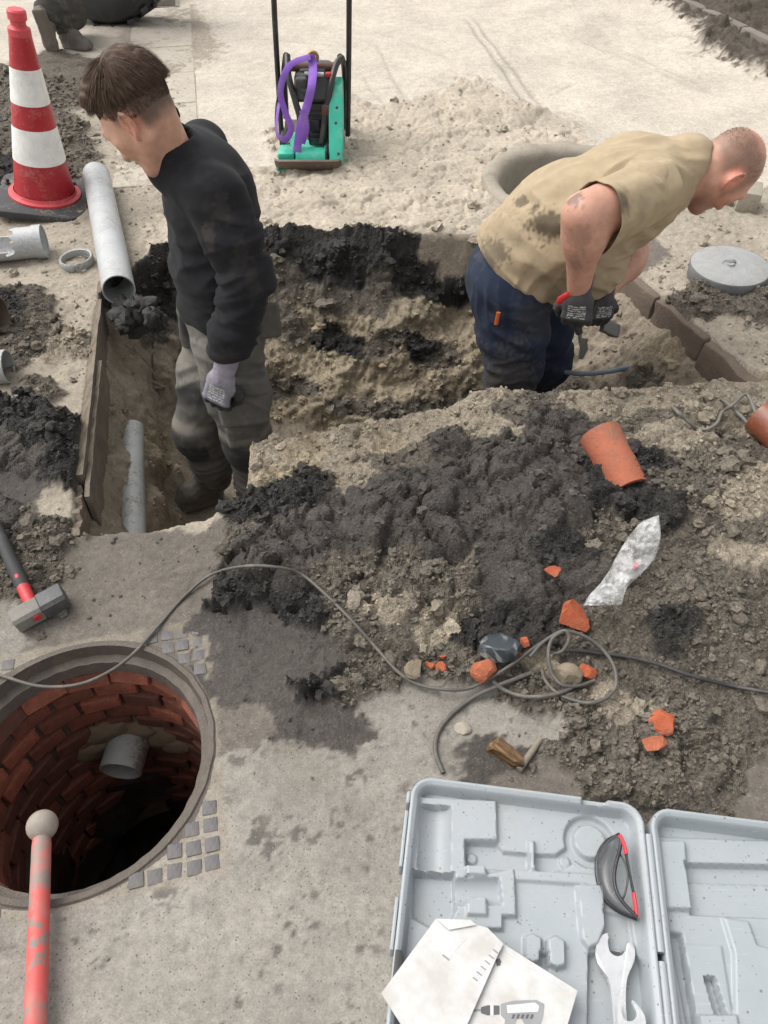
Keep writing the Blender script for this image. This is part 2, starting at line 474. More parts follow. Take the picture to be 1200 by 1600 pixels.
def pit_shape(X, Y):
    wob = 0.012 * noise2(X * 9, Y * 9, 5) + 0.006 * noise2(X * 25, Y * 25, 6)
    sd = in_poly(X, Y, PITP) + wob * sstep(-0.99, -0.94, X)
    fx = np.array([q[0] for q in FAR_RIM]); fy = np.array([q[1] for q in FAR_RIM])
    o = np.argsort(fx)
    dfar = np.interp(X, fx[o], fy[o]) - Y
    slope = 1.12 + 0.25 * noise2(X * 2.2, Y * 2.2, 9)
    drop = 0.20 * sstep(-.05, 0.35, X)                     # bare cut face beside the bent man
    zf = 0.06 * (1 - sstep(-.05, 0.35, X)) - drop * sstep(0, 0.10, dfar) - np.maximum(dfar, 0) * (slope - 0.30 * sstep(-.05, 0.35, X))
    e = RIGHT_B - RIGHT_A; nrm = Vector((-e.y, e.x)).normalized()
    if nrm.x > 0: nrm = -nrm
    dr = (X - RIGHT_A.x) * nrm.x + (Y - RIGHT_A.y) * nrm.y
    zr = -0.100 - np.maximum(dr - 0.03, 0) * 1.25 + 0.05 * noise2(X * 5, Y * 5, 3)
    e = LEFT_B - LEFT_A; nrm = Vector((-e.y, e.x)).normalized()
    if nrm.x < 0: nrm = -nrm
    dl = (X - LEFT_A.x) * nrm.x + (Y - LEFT_A.y) * nrm.y
    zl = -0.13 - np.maximum(dl - 0.025, 0) * 2.4 + 0.04 * noise2(X * 7, Y * 7, 4)
    base = np.maximum(np.maximum(zf, np.where(dr > -0.02, zr, -9)), np.where(dl > -0.02, zl, -9))
    k = 0.08
    fl = FLOOR_Z + 0.02 * noise2(X * 6, Y * 6, 12)
    hh = np.clip(0.5 + 0.5 * (base - fl) / k, 0, 1)
    z = fl * (1 - hh) + base * hh + k * hh * (1 - hh)
    return sd, z
near = (np.abs(X) < 2.2) & (Y > 1.0) & (Y < 3.8)
Z = np.zeros(X.size)
u0, v0 = proj(X, Y, Z)
vis = (Y > 0.0) & (Y < 9.0) & (u0 > -160) & (u0 < 1400) & (v0 < 1750)
sdp = np.full(X.size, -9.0); zp = np.zeros(X.size)
s_, z_ = pit_shape(X[near], Y[near])
sdp[near] = s_; zp[near] = z_
xs, ys = X[vis], Y[vis]
pxm = FPX / (np.maximum(ys, 0.4) * .68 + 1.17)            # pixels per metre there
wu = (fbm2(xs * 6, ys * 6, 3, 31) * .05 + fbm2(xs * 30, ys * 30, 3, 33, .6) * .022) * pxm
wv = (fbm2(xs * 6 + 40, ys * 6, 3, 37) * .05 + fbm2(xs * 30, ys * 30 + 9, 3, 39, .6) * .022) * pxm * .6
NZ = [fbm2(xs * 16 + 31 * c, ys * 16, 4, 400 + 7 * c, .65) for c in range(len(CK))]
Hs = blend(u0[vis], v0[vis], TOPC, 2.0, 14, heights=True)
Ztop = np.zeros(X.size); Ztop[vis] = Hs
inside = sdp > 0
t_in = sstep(0.0, 0.02, sdp)
Zb = Ztop * (1 - t_in) + np.where(sdp > -0.02, np.minimum(zp, Ztop + 0.1), 0) * t_in
Wt = blend(u0[vis] + wu, v0[vis] + wv, TOPC, 4, 5)
u1, v1 = proj(X, Y, Zb)
Wp = blend(u1[vis] + wu, v1[vis] + wv, PITC, 4, 5)
tv = t_in[vis]
Wc = Wt * (1 - tv) + Wp * tv
CA = np.array([CLS[k][0] for k in CK]); LA = np.array([CLS[k][1] for k in CK]); WA = np.array([CLS[k][2] for k in CK]); SA = np.array([CLS[k][3] for k in CK])
alb = np.zeros((X.size, 3)); alb[:] = CLS['P'][0]
alb[vis] = Wc.T @ CA
amp = np.zeros((X.size, 4)); amp[vis] = Wc.T @ LA
wet = np.zeros(X.size); wet[vis] = Wc.T @ WA
crumb = np.zeros(X.size); crumb[vis] = Wc.T @ SA
flatcut = sstep(0.02, 0.14, X) * sstep(0.62, 0.5, X) * (v1 < 440) * t_in        # smooth trowelled cut
amp *= (1 - 0.5 * flatcut)[:, None]
edge = np.exp(-((sdp) / 0.03) ** 2)
busy = np.zeros(X.size, bool); busy[vis] = amp[vis].max(1) > .0015
xb = X[busy] + .045 * noise2(X[busy] * 7, Y[busy] * 7, 151) + .012 * noise2(X[busy] * 30, Y[busy] * 30, 153); yb = Y[busy] + .045 * noise2(X[busy] * 7 + 5, Y[busy] * 7, 152) + .012 * noise2(X[busy] * 30 + 3, Y[busy] * 30, 154)
def on_busy(fn, *a, **k):
    r = np.zeros(X.size); r[busy] = fn(*a, **k); return r
k9 = on_busy(blocky2, xb * 9, yb * 9, 101); k4 = on_busy(blocky2, xb * 21, yb * 21, 111); k2 = on_busy(blocky2, xb * 47, yb * 47, 121)
c2 = on_busy(clods2, X[busy] * 48, Y[busy] * 48, 122); c1 = on_busy(clods2, X[busy] * 95, Y[busy] * 95, 131)
patch = 0.15 + 0.95 * sstep(-0.4, 0.35, noise2(X * 4.5, Y * 4.5, 171))      # lumps gather in places, others stay smeared smooth
patch2 = 0.35 + 0.65 * sstep(-0.3, 0.3, noise2(X * 9, Y * 9, 172))
big = noise2(X * 6, Y * 6, 141)
smear = np.zeros(X.size); smear[vis] = Wc[CK.index('M')] + 0.5 * Wc[CK.index('N')]
rough = (amp[:, 0] * (1.1 * k9 * patch + 1.0 * big) + amp[:, 1] * (1.3 * k4 * patch2 + .5 * noise2(X * 14, Y * 14, 142)) + amp[:, 2] * ((.8 * k2 + .6 * c2) * patch * (1 - .6 * smear) + .6 * noise2(X * 30, Y * 30, 143)) + amp[:, 3] * (1 - .5 * smear) * (c1 + noise2(X * 70, Y * 70, 144)))
rough *= (0.45 + 0.55 * sstep(0.0, 0.03, np.abs(sdp)))
# compacted plain: shallow tyre and plate marks, running up the street
far_flat = np.zeros(X.size); far_flat[vis] = Wc[CK.index('P')] + .4 * Wc[CK.index('F')]
wob_g = 0.015 * noise2(X * 3, Y * 3, 77)
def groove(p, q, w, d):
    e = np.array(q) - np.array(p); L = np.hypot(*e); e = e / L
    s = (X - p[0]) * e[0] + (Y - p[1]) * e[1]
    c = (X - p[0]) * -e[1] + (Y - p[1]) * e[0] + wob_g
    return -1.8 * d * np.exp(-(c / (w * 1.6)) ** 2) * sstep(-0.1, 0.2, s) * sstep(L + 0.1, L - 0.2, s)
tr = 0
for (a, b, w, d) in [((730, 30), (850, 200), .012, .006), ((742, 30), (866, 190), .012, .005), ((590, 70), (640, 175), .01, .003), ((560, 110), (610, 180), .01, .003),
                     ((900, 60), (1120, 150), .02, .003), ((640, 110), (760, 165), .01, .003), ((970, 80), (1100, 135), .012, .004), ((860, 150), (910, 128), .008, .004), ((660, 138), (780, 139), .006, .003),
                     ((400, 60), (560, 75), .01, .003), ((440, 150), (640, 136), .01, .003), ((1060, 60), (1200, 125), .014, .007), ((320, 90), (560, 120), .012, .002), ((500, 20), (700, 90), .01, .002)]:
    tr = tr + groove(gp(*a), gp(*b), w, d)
gzy, gzx = np.gradient(Zb.reshape(len(gy), len(gx)), gy, gx)
gzx, gzy = gzx.ravel(), gzy.ravel()
nl = np.sqrt(1 + gzx ** 2 + gzy ** 2)
steep = t_in * sstep(0.03, 0.08, sdp)
# inside the pit the lumps stand out square to the slope, made in 3-D so that they do not stretch
pi_ = np.nonzero(sdp > 0)[0]
x3, y3, z3 = X[pi_], Y[pi_], Zb[pi_]
l3 = np.zeros(X.size)
l3[pi_] = .045 * noise3(x3 * 5, y3 * 5, z3 * 5, 300) + .022 * noise3(x3 * 9, y3 * 9, z3 * 9, 301) + .022 * np.abs(noise3(x3 * 17, y3 * 17, z3 * 17, 303)) + .016 * np.abs(noise3(x3 * 36, y3 * 36, z3 * 36, 305)) + .008 * np.abs(noise3(x3 * 70, y3 * 70, z3 * 70, 307))
l3 *= (amp[:, 0] / .024)
rr = (rough * (1 - 0.88 * steep) + 1.9 * l3 * steep) * (1 - .8 * t_in * sstep(FLOOR_Z + .13, FLOOR_Z + .03, Zb))
XO, YO = X, Y
X = XO - steep * rr * gzx / nl; Y = YO - steep * rr * gzy / nl
rough = rr * (1 - steep) + steep * rr / nl
Z = Zb + rough + far_flat * (tr + 0.004 * noise2(X * 1.3, Y * 1.3, 61) + 0.003 * fbm2(X * 4, Y * 12, 3, 63))
casea = (X > -.02) & (X < 1.15) & (Y < .70) & (Y > -.1) & (Y < .70 - .13 * X)
Z = np.where(casea, np.minimum(Z, .001), Z)
dmh = np.hypot(X - MH.x, Y - MH.y)
Z = np.where(dmh < 0.40, np.minimum(Z, Z * sstep(0.33, 0.40, dmh) - 0.0015), Z)
# compacted earth under the wheel-loader, flat strip for the far gutter handled in the material
mott = fbm2(X * 3.0, Y * 3.0, 5, 201); mott2 = fbm2(X * 17, Y * 17, 4, 207)
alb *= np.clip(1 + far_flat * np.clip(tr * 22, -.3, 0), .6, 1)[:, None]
alb *= np.clip(1 + 0.16 * mott + 0.14 * mott2, 0.5, 1.6)[:, None]
isC = np.zeros(X.size); isC[vis] = Wc[CK.index('C')]
alb *= np.clip(1 + isC * (.22 * fbm2(X * 1.4 + 3, Y * 1.4, 4, 231) + .12 * fbm2(X * 7, Y * 7, 4, 235)), .6, 1.3)[:, None]
# trodden soil films and specks on the slab
film = sstep(0.15, 0.75, fbm2(X * 2.2 + 7, Y * 2.2, 5, 211)) * isC
alb = alb * (1 - 0.5 * film[:, None]) + 0.5 * film[:, None] * np.array((.15, .128, .10))
spk = np.maximum(sstep(0.50, 0.58, clods2(X * 26 + noise2(X * 60, Y * 60, 2), Y * 26, 221, 0.4)) * sstep(-.1, 0.4, noise2(X * 5, Y * 5, 223)), sstep(.5, .62, clods2(X * 60, Y * 60, 225, .3)) * sstep(-.2, .3, noise2(X * 8, Y * 8, 227))) * isC
alb = alb * (1 - 0.7 * spk[:, None]) + 0.7 * spk[:, None] * np.array((.06, .055, .05))
ca_, sa_ = math.cos(math.radians(12.6)), math.sin(math.radians(12.6))
fa, fb = (XO - MH.x) * ca_ + (YO - MH.y) * sa_, -(XO - MH.x) * sa_ + (YO - MH.y) * ca_
bed = sstep(.325, .312, np.maximum(np.abs(fa), np.abs(fb)) + .014 * noise2(XO * 25, YO * 25, 241)) * sstep(-.25, .25, noise2(XO * 9, YO * 9, 243) + .25)
bw = np.zeros(X.size); bw[vis] = Wc[CK.index('C')] + Wc[CK.index('D')]
bed = bed * bw
alb = alb * (1 - .6 * bed[:, None]) + .6 * bed[:, None] * np.array((.255, .222, .172))
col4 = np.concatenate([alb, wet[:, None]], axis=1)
nx, ny = len(gx), len(gy)
idx = np.arange(nx * ny).reshape(ny, nx)
F = np.stack([idx[:-1, :-1], idx[:-1, 1:], idx[1:, 1:], idx[1:, :-1]], -1).reshape(-1, 4)
fc = (X[F].mean(1), Y[F].mean(1))
hole = (np.hypot(fc[0] - MH.x, fc[1] - MH.y) < MH_R + 0.012) | (np.hypot(fc[0] - SHAFT.x, fc[1] - SHAFT.y) < SHAFT_R - 0.06)
F = F[~hole]

def ground_material():
    t = NT('ground_soil')
    a = t.n('ShaderNodeVertexColor', layer_name='col')
    co = t.coord()
    n1 = t.noise(55, 5, 0.7); n2 = t.noise(240, 4, 0.7); n3 = t.noise(900, 2, 0.6)
    vor = t.n('ShaderNodeTexVoronoi', i_Scale=150.0); t.l(co, vor.inputs['Vector'])
    f = t.ramp(n1, [(0.25, 0.72), (0.75, 1.25)])
    c = t.mix(1.0, a.outputs['Color'], f, 'MULTIPLY')
    lo2 = t.n('ShaderNodeAttribute', attribute_name='loose').outputs['Fac']
    n5 = t.noise(95, 5, 0.75, dist=.8)
    c = t.mix(t.math('MULTIPLY', lo2, 0.9), c, t.mix(1.0, c, t.ramp(n5, [(0.32, 0.5), (0.5, 1.0), (0.70, 1.55)]), 'MULTIPLY'))
    c = t.mix(1.0, c, t.ramp(n2, [(0.28, 0.78), (0.72, 1.20)]), 'MULTIPLY')
    c = t.mix(1.0, c, t.ramp(n3, [(0.3, 0.86), (0.7, 1.14)]), 'MULTIPLY')
    # scattered pale grains and dark bits
    v2 = t.n('ShaderNodeTexVoronoi', i_Scale=210.0); t.l(co, v2.inputs['Vector'])
    rndm = t.n('ShaderNodeSeparateColor'); t.l(v2.outputs['Color'], rndm.inputs[0])
    grain = t.math('MULTIPLY', t.math('LESS_THAN', v2.outputs['Distance'], 0.33), t.math('GREATER_THAN', rndm.outputs[0], 0.9))
    c = t.mix(t.math('MULTIPLY', grain, t.math('SUBTRACT', 0.5, t.math('MULTIPLY', a.outputs['Alpha'], 0.45))), c, (.33, .30, .25))
    dark = t.math('MULTIPLY', t.math('LESS_THAN', v2.outputs['Distance'], 0.36), t.math('LESS_THAN', rndm.outputs[1], 0.07))
    c = t.mix(t.math('MULTIPLY', dark, 0.6), c, (.05, .045, .04))
    t.set(Base_Color=c, Specular_IOR_Level=0.4)
    w = t.math('MULTIPLY', a.outputs['Alpha'], t.ramp(n1, [(0.3, 0.5), (0.7, 1.0)]))
    t.set(Roughness=t.math('SUBTRACT', 0.97, t.math('MULTIPLY', w, 0.42)))
    lo_ = t.n('ShaderNodeAttribute', attribute_name='loose').outputs['Fac']
    n4 = t.noise(110, 5, 0.75, dist=.6)
    def bump2(h, k, dist, nrm=None):
        nd = t.n('ShaderNodeBump'); nd.inputs['Distance'].default_value = dist
        t.l(h, nd.inputs['Height']); t.l(t.math('MULTIPLY', lo_, k), nd.inputs['Strength'])
        if nrm is not None: t.l(nrm, nd.inputs['Normal'])
        return nd.outputs[0]
    b1 = bump2(n1, 0.8, 0.014)
    b2 = bump2(n4, 1.0, 0.010, b1)
    b3 = bump2(vor.outputs['Distance'], 0.7, 0.004, b2)
    t.set(Normal=t.bump(n2, 0.5, 0.003, b3))
    return t.m
MG = ground_material()
loose = np.clip(np.maximum(crumb, smear * .8) * 1.3, .12, 1)
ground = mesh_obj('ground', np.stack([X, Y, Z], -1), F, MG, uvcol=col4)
at_ = ground.data.attributes.new('loose', 'FLOAT', 'POINT'); at_.data.foreach_set('value', loose.astype(np.float32))
tag(ground, kind='structure')
# lookups for things that lie on the ground
Zgrid = Z.reshape(ny, nx); Rgrid = rough.reshape(ny, nx)
def gz(x, y):
    i = int(np.clip(np.searchsorted(gx, x) - 1, 0, nx - 2)); j = int(np.clip(np.searchsorted(gy, y) - 1, 0, ny - 2))
    return float(Zgrid[j:j + 2, i:i + 2].mean())
def gzmax(x, y, r):
    i0, i1 = np.searchsorted(gx, (x - r, x + r)); j0, j1 = np.searchsorted(gy, (y - r, y + r))
    return float(Zgrid[j0:j1 + 1, i0:i1 + 1].max())
def onground(u, v, lift=0.0):
    """the place where the pixel's ray meets the built ground"""
    z = 0.0
    for _ in range(12):
        p = G(u, v, z); z = 0.5 * z + 0.5 * gz(p.x, p.y)
    p = G(u, v, z); p.z += lift
    return p

# loose crumbs of soil, uncountable: one mass
def crumbs(name, count, smin, smax, sub, seed, lift=0.3):
    rs = np.random.RandomState(seed)
    area_v = vis & (Y > 0.25) & (Y < 5.2) & (u1 > -60) & (u1 < 1260) & (dmh > 0.36) & (~casea) & (np.hypot(X - SHAFT.x, Y - SHAFT.y) > .42)
    ids = np.nonzero(area_v)[0]
    # weight by the cell's ground area so that the finer grid near the lens does not gather crumbs
    dxw = np.gradient(gx); dyw = np.gradient(gy)
    wgt = (np.outer(dyw, dxw).ravel()[ids]) * (crumb[ids] ** 1.3) * (0.15 + patch[ids]) / (0.4 + Y[ids]) ** 1.2
    pick = rs.choice(ids, size=count, p=wgt / wgt.sum())
    bm = bmesh.new(); bmesh.ops.create_icosphere(bm, subdivisions=sub, radius=1.0)
    bv = np.array([v.co for v in bm.verts]); bf = np.array([[v.index for v in f.verts] for f in bm.faces]); bm.free()
    nv = len(bv)
    s = smin * (smax / smin) ** (rs.rand(count) ** 2.2)
    s = s * (0.6 + 0.25 * np.minimum(Y[pick], 3.5))
    st = np.stack([0.7 + .6 * rs.rand(count), 0.7 + .6 * rs.rand(count), 0.5 + .5 * rs.rand(count)], 1)
    an = rs.rand(count) * 6.28
    V = bv[None] * st[:, None] * s[:, None, None]
    V = V * (0.5 + 0.75 * rs.rand(count, nv, 1))
    ca, sa = np.cos(an)[:, None], np.sin(an)[:, None]
    x, y = V[..., 0] * ca - V[..., 1] * sa, V[..., 0] * sa + V[..., 1] * ca
    V = np.stack([x + X[pick][:, None] + rs.normal(0, .004, count)[:, None], y + Y[pick][:, None], V[..., 2] + Z[pick][:, None] + (s * lift)[:, None]], -1)
    fcs = (bf[None] + (np.arange(count) * nv)[:, None, None]).reshape(-1, 3)
    cc = col4[pick].copy()
    cc[:, :3] *= (0.75 + 0.45 * rs.rand(count, 1))
    cc = np.repeat(cc, nv, 0)
    o = mesh_obj(name, V.reshape(-1, 3), fcs, MG, uvcol=cc, smooth=False)
    at2 = o.data.attributes.new('loose', 'FLOAT', 'POINT'); at2.data.foreach_set('value', np.full(count * nv, .5, np.float32))
    return o
tag(crumbs('soil_crumbs', 30000, .0018, .0085, 1, 3), 'loose crumbs of dark soil and sand strewn over the dug ground', 'soil', kind='stuff')
tag(crumbs('soil_clods', 1500, .010, .026, 2, 8, 0.15), 'larger clods of soil lying on the mounds and in the pit', 'soil', kind='stuff')
# ------------------------------------------------------------------ manhole in the foreground
V = Vector
M_iron = worn('cast_iron', (.115, .108, .108), 0.62, dirt=(.17, .145, .115), amount=.95, scale=25, bump=.5, metallic=.25)
M_ironrim = worn('rusty_rim', (.10, .082, .068), 0.7, dirt=(.17, .14, .11), amount=.7, scale=30, bump=.8)
M_mortar = worn('old_mortar', (.19, .16, .12), 0.9, dirt=(.05, .045, .04), amount=.6, scale=40, bump=.9)
M_tanmortar = worn('tan_mortar', (.22, .18, .12), 0.95, dirt=(.07, .05, .035), amount=.6, scale=30, bump=1.0)
M_pvc = worn('grey_pvc', (.40, .41, .41), 0.45, dirt=(.20, .18, .15), amount=.6, scale=14, bump=.12)
M_pvc2 = worn('muddy_pvc', (.34, .35, .34), 0.5, dirt=(.10, .09, .075), amount=.9, scale=16, bump=.3)
def brick_mat(name, col, d):
    return worn(name, col, 0.85, dirt=d, amount=.6, scale=35, bump=.8, var=.3)
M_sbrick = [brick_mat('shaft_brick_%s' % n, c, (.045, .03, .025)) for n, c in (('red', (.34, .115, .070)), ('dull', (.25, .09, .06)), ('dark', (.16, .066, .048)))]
MHR = math.radians(12.6)
mh = empty('manhole', (MH.x, MH.y, 0), (0, 0, MHR))
tag(mh, 'open round manhole with iron frame and red brick shaft in the foreground', 'manhole')
# frame: square plate with a round opening
bm = bmesh.new()
n = 96
Rn = MH_R
def sq(a, h):
    c, s = math.cos(a), math.sin(a)
    k = h / max(abs(c), abs(s))
    return V((c * k, s * k, 0))
profile = [(Rn + .016, -.001, 0), (Rn + .013, .0035, 0), (Rn + .001, .0025, 0), (Rn - .002, -.035, 0), (Rn - .022, -.040, 0), (Rn - .026, -.075, 0), (Rn - .016, -.085, 0)]
outer = [bm.verts.new(sq(2 * math.pi * k / n, .318) + V((0, 0, -.0055))) for k in range(n)]
low = [bm.verts.new(sq(2 * math.pi * k / n, .318) + V((0, 0, -.06))) for k in range(n)]
rings = [low, outer]
for r, z, _ in profile:
    rings.append([bm.verts.new((r * math.cos(2 * math.pi * k / n) * (1 + .004 * math.sin(k * 1.7)), r * math.sin(2 * math.pi * k / n), z + (.002 * math.sin(k * 2.3) if z < -.02 else 0))) for k in range(n)])
for a, b in zip(rings, rings[1:]):
    for k in range(n):
        bm.faces.new((a[k], a[(k + 1) % n], b[(k + 1) % n], b[k]))
fr = bm_obj('frame', bm, M_ironrim, mh, smooth=.7)
# worn paving studs of the frame's corners
bm = bmesh.new(); add_box(bm, (0, 0, 0), (.030, .030, .008), bevel=.002)
stud_src = bm_obj('stud', bm, M_iron, fr, smooth=.6)
studs = []
pit = .0385
for i in range(-9, 10):
    for j in range(-9, 10):
        x, y = (i + .5) * pit - .004, (j + .5) * pit - .003
        if max(abs(x), abs(y)) > .30 or math.hypot(x, y) < Rn + .026: continue
        studs.append((x, y))
random.seed(4)
for k, (x, y) in enumerate(studs):
    o = stud_src if k == 0 else stud_src.copy()
    if k: COL.objects.link(o); o.parent = fr
    o.location = (x + random.uniform(-.002, .002), y + random.uniform(-.002, .002), -.0028 + random.uniform(-.0012, .0010)); o.rotation_euler = (random.uniform(-.04, .04), random.uniform(-.04, .04), random.uniform(-.05, .05))
# brick shaft
SH_R = .305
bm = bmesh.new()
add_lathe(bm, [(SH_R + .03, -.08), (SH_R, -.082), (SH_R, -1.25), (SH_R + .03, -1.25)], 64)
wall = bm_obj('shaft_wall', bm, M_mortar, mh, smooth=.9)
srcs = []
for q, m in enumerate(M_sbrick):
    bm = bmesh.new()
    L_, H_, D_ = .108, .050, .05
    add_box(bm, (0, 0, 0), (L_, D_, H_), bevel=.004)
    for v_ in bm.verts: v_.co += V((random.uniform(-.0015, .0015), random.uniform(-.002, .002), random.uniform(-.0015, .0015)))
    srcs.append(bm_obj('brick', bm, m, wall, smooth=.6))
used = set()
nb = 16
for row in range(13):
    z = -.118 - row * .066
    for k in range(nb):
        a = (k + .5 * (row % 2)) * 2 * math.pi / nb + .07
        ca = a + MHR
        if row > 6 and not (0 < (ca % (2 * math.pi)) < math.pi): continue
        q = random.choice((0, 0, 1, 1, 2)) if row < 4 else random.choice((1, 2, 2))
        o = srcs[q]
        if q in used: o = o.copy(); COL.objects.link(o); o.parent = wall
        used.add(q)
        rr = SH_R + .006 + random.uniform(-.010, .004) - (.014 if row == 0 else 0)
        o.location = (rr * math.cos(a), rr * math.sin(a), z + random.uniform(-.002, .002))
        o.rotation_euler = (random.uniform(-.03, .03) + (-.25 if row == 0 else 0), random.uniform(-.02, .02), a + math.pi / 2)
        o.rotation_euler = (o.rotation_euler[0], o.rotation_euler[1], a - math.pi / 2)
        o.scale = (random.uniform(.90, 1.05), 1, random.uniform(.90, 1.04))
# crumbling mortar round the inlet
def lump(bm, c, s, seed, sub=3, amp=.25, f=1.4, rot=None, cuts=0):
    r = bmesh.ops.create_icosphere(bm, subdivisions=sub, radius=1.0)
    vs = r['verts']
    co = np.array([v.co for v in vs])
    rs = random.Random(seed)
    for _ in range(cuts):
        d = V((rs.gauss(0, 1), rs.gauss(0, 1), rs.gauss(0, 1))).normalized(); h = rs.uniform(.35, .8)
        dn = np.array(d); t = co @ dn
        co = co - np.outer(np.maximum(t - h, 0), dn)
    nn = noise3(co[:, 0] * f + seed, co[:, 1] * f, co[:, 2] * f, seed) + .4 * noise3(co[:, 0] * f * 3 + seed, co[:, 1] * f * 3, co[:, 2] * f * 3, seed + 1)
    co = co * (1 + amp * nn)[:, None] * np.array(s)
    R = rot.to_matrix() if rot is not None else Matrix.Identity(3)
    for v, p in zip(vs, co): v.co = R @ V(p) + V(c)
bm = bmesh.new()
aI = math.radians(78) - MHR
def on_wall(a, z, r=SH_R): return (r * math.cos(a), r * math.sin(a), z)
stub_c = PY(188, 1206, MH.y + .185)
loc = Matrix.Rotation(-MHR, 4, 'Z') @ (stub_c - V((MH.x, MH.y, 0)))
aS = math.atan2(loc.y, loc.x)
for k, (da, dz, sx, sz) in enumerate([(0, .085, .10, .045), (.24, .04, .09, .06), (-.20, .02, .06, .05), (.42, .0, .09, .07), (.55, -.03, .06, .05)]):
    lump(bm, on_wall(aS - da, loc.z + dz, SH_R - .012), (sx, .022, sz), 40 + k, 3, .5, 2.2, Euler((0, 0, aS - da - math.pi / 2)))
bm_obj('mortar_patch', bm, M_tanmortar, wall, smooth=1.0)
bm = bmesh.new()
for k in range(7):
    lump(bm, on_wall(.3 + k * .45, -.80 - .1 * (k % 3), SH_R - .015), (.12, .03, .10), 60 + k, 3, .5, 2.0, Euler((0, 0, .3 + k * .45 - math.pi / 2)))
M_slime = worn('wet_slime', (.035, .022, .018), .35, dirt=(.012, .01, .009), amount=.8, scale=30, bump=1.0)
bm_obj('slime_crust', bm, M_slime, wall, smooth=1.0)
# standing water
t = NT('dark_water'); t.set(Base_Color=(.012, .009, .007), Roughness=.08, Normal=t.bump(t.noise(25, 2), .08, .01))
bm = bmesh.new(); add_lathe(bm, [(0, -1.06), (SH_R - .001, -1.06)], 48, Matrix.Translation((MH.x, MH.y, 0)))
tag(bm_obj('water', bm, t.m), kind='structure')
# inlet pipe stub
def pipe_mesh(name, a, b, ro, ri, mat, parent=None, n=40, flare=0.0, taper=0.0):
    a, b = V(a), V(b); d = b - a; L = d.length
    m = Matrix.Translation(a) @ d.to_track_quat('Z', 'Y').to_matrix().to_4x4()
    bm = bmesh.new()
    prof = [(ri, 0), (ro - .001, 0), (ro, .001)]
    if flare: prof += [(ro, L - .055), (ro + flare, L - .045), (ro + flare, L - .001), (ri + flare, L), (ri + flare, L - .045), (ri, L - .055)]
    else: prof += [(ro * (1 - taper), L - .001), (ro * (1 - taper) - .001, L), (ri * (1 - taper), L)]
    prof += [(ri, .02)]
    add_lathe(bm, prof, n, m, close=True)
    return bm_obj(name, bm, mat, parent, smooth=.6)
axd = V((-.06, -1, -.06)).normalized()
o = pipe_mesh('inlet_pipe', stub_c - axd * .15, stub_c + axd * .0, .060, .055, M_pvc2)
tag(o, 'short grey plastic pipe end sticking out of the brick manhole wall', 'pipe')

# ------------------------------------------------------------------ edges of the pit
M_wood = NT('weathered_wood')
wv = M_wood.n('ShaderNodeMapping'); wv.inputs['Scale'].default_value = (30, 3, 60); M_wood.l(M_wood.coord(), wv.inputs['Vector'])
nz = M_wood.noise(3, 5, .7, wv.outputs[0]); nd = M_wood.noise(12, 4)
cw = M_wood.mix(M_wood.ramp(nz, [(.3, 0), (.7, 1)]), (.085, .066, .05), (.24, .2, .155))
cw = M_wood.mix(M_wood.ramp(nd, [(.5, 0), (.68, .8)]), cw, (.22, .185, .14))
M_wood.set(Base_Color=cw, Roughness=.9, Normal=M_wood.bump(nz, .6, .004))
M_wood = M_wood.m
def plank(name, a, b, th, z0, z1, mat, label, cat, group=None, seed=0, side=1, n=14, jag=.004):
    """a board standing on edge from a to b"""
    a, b = V((a[0], a[1], 0)), V((b[0], b[1], 0))
    d = (b - a); L = d.length; d.normalize(); nr = V((-d.y, d.x, 0)) * side
    rs = random.Random(seed)
    bm = bmesh.new(); rows = []
    for k in range(n + 1):
        p = d * (L * (k / n - .5))
        w = [rs.uniform(-jag, jag) for _ in range(4)]
        rows.append([bm.verts.new(p + V((0, 0, z0))), bm.verts.new(p + nr * th + V((0, 0, z0))), bm.verts.new(p + nr * (th + w[0] * .4) + V((0, 0, z1 + w[1]))), bm.verts.new(p + nr * (w[2] * .4) + V((0, 0, z1 + w[1] + w[3] * .3)))])
    for r0, r1 in zip(rows, rows[1:]):
        for k in range(4): bm.faces.new((r0[k], r0[(k + 1) % 4], r1[(k + 1) % 4], r1[k]))
    bm.faces.new(rows[0]); bm.faces.new(rows[-1])
    o = bm_obj(name, bm, mat, None, loc=(a + b) / 2)
    return tag(o, label, cat, group)
e = (LEFT_B - LEFT_A).normalized(); nl_ = V((-e.y, e.x)); nl_ = nl_ if nl_.x > 0 else -nl_
def la(t, off): p = LEFT_A.lerp(LEFT_B, t) + nl_ * off; return (p.x, p.y)
plank('edging_board', la(-.12, -.004), la(.80, .004), .022, -.14, .014, M_wood, 'long grey weathered board edging the left side of the pit', 'board', seed=1, side=1)
plank('edging_board', la(.30, .022), la(.86, .028), .014, -.16, -.012, M_wood, 'thin splintered board on the pit side of the long edging board', 'board', seed=2, side=1)
plank('edging_board', la(.82, -.004), la(.995, .006), .022, -.17, -.01, M_wood, 'short broken board at the near left corner of the pit', 'board', seed=3, side=1, jag=.012)
M_sandcrust = worn('sand_crusted_wood', (.30, .235, .17), .95, dirt=(.38, .32, .24), amount=.8, scale=25, bump=1.0)
a_, b_ = G(394, 714), G(389, 797)
plank('edging_board', (a_.x, a_.y), (b_.x, b_.y), .024, -.30, .045, M_sandcrust, 'sand crusted board end holding the bank right of the young worker', 'board', seed=5, side=1)
M_kerb = worn('red_brown_kerb', (.150, .115, .090), .9, dirt=(.20, .165, .125), amount=.9, scale=14, bump=.9, dscale=9)
e = (RIGHT_B - RIGHT_A).normalized(); nr_ = V((-e.y, e.x)); nr_ = nr_ if nr_.x > 0 else -nr_
LR = (RIGHT_B - RIGHT_A).length
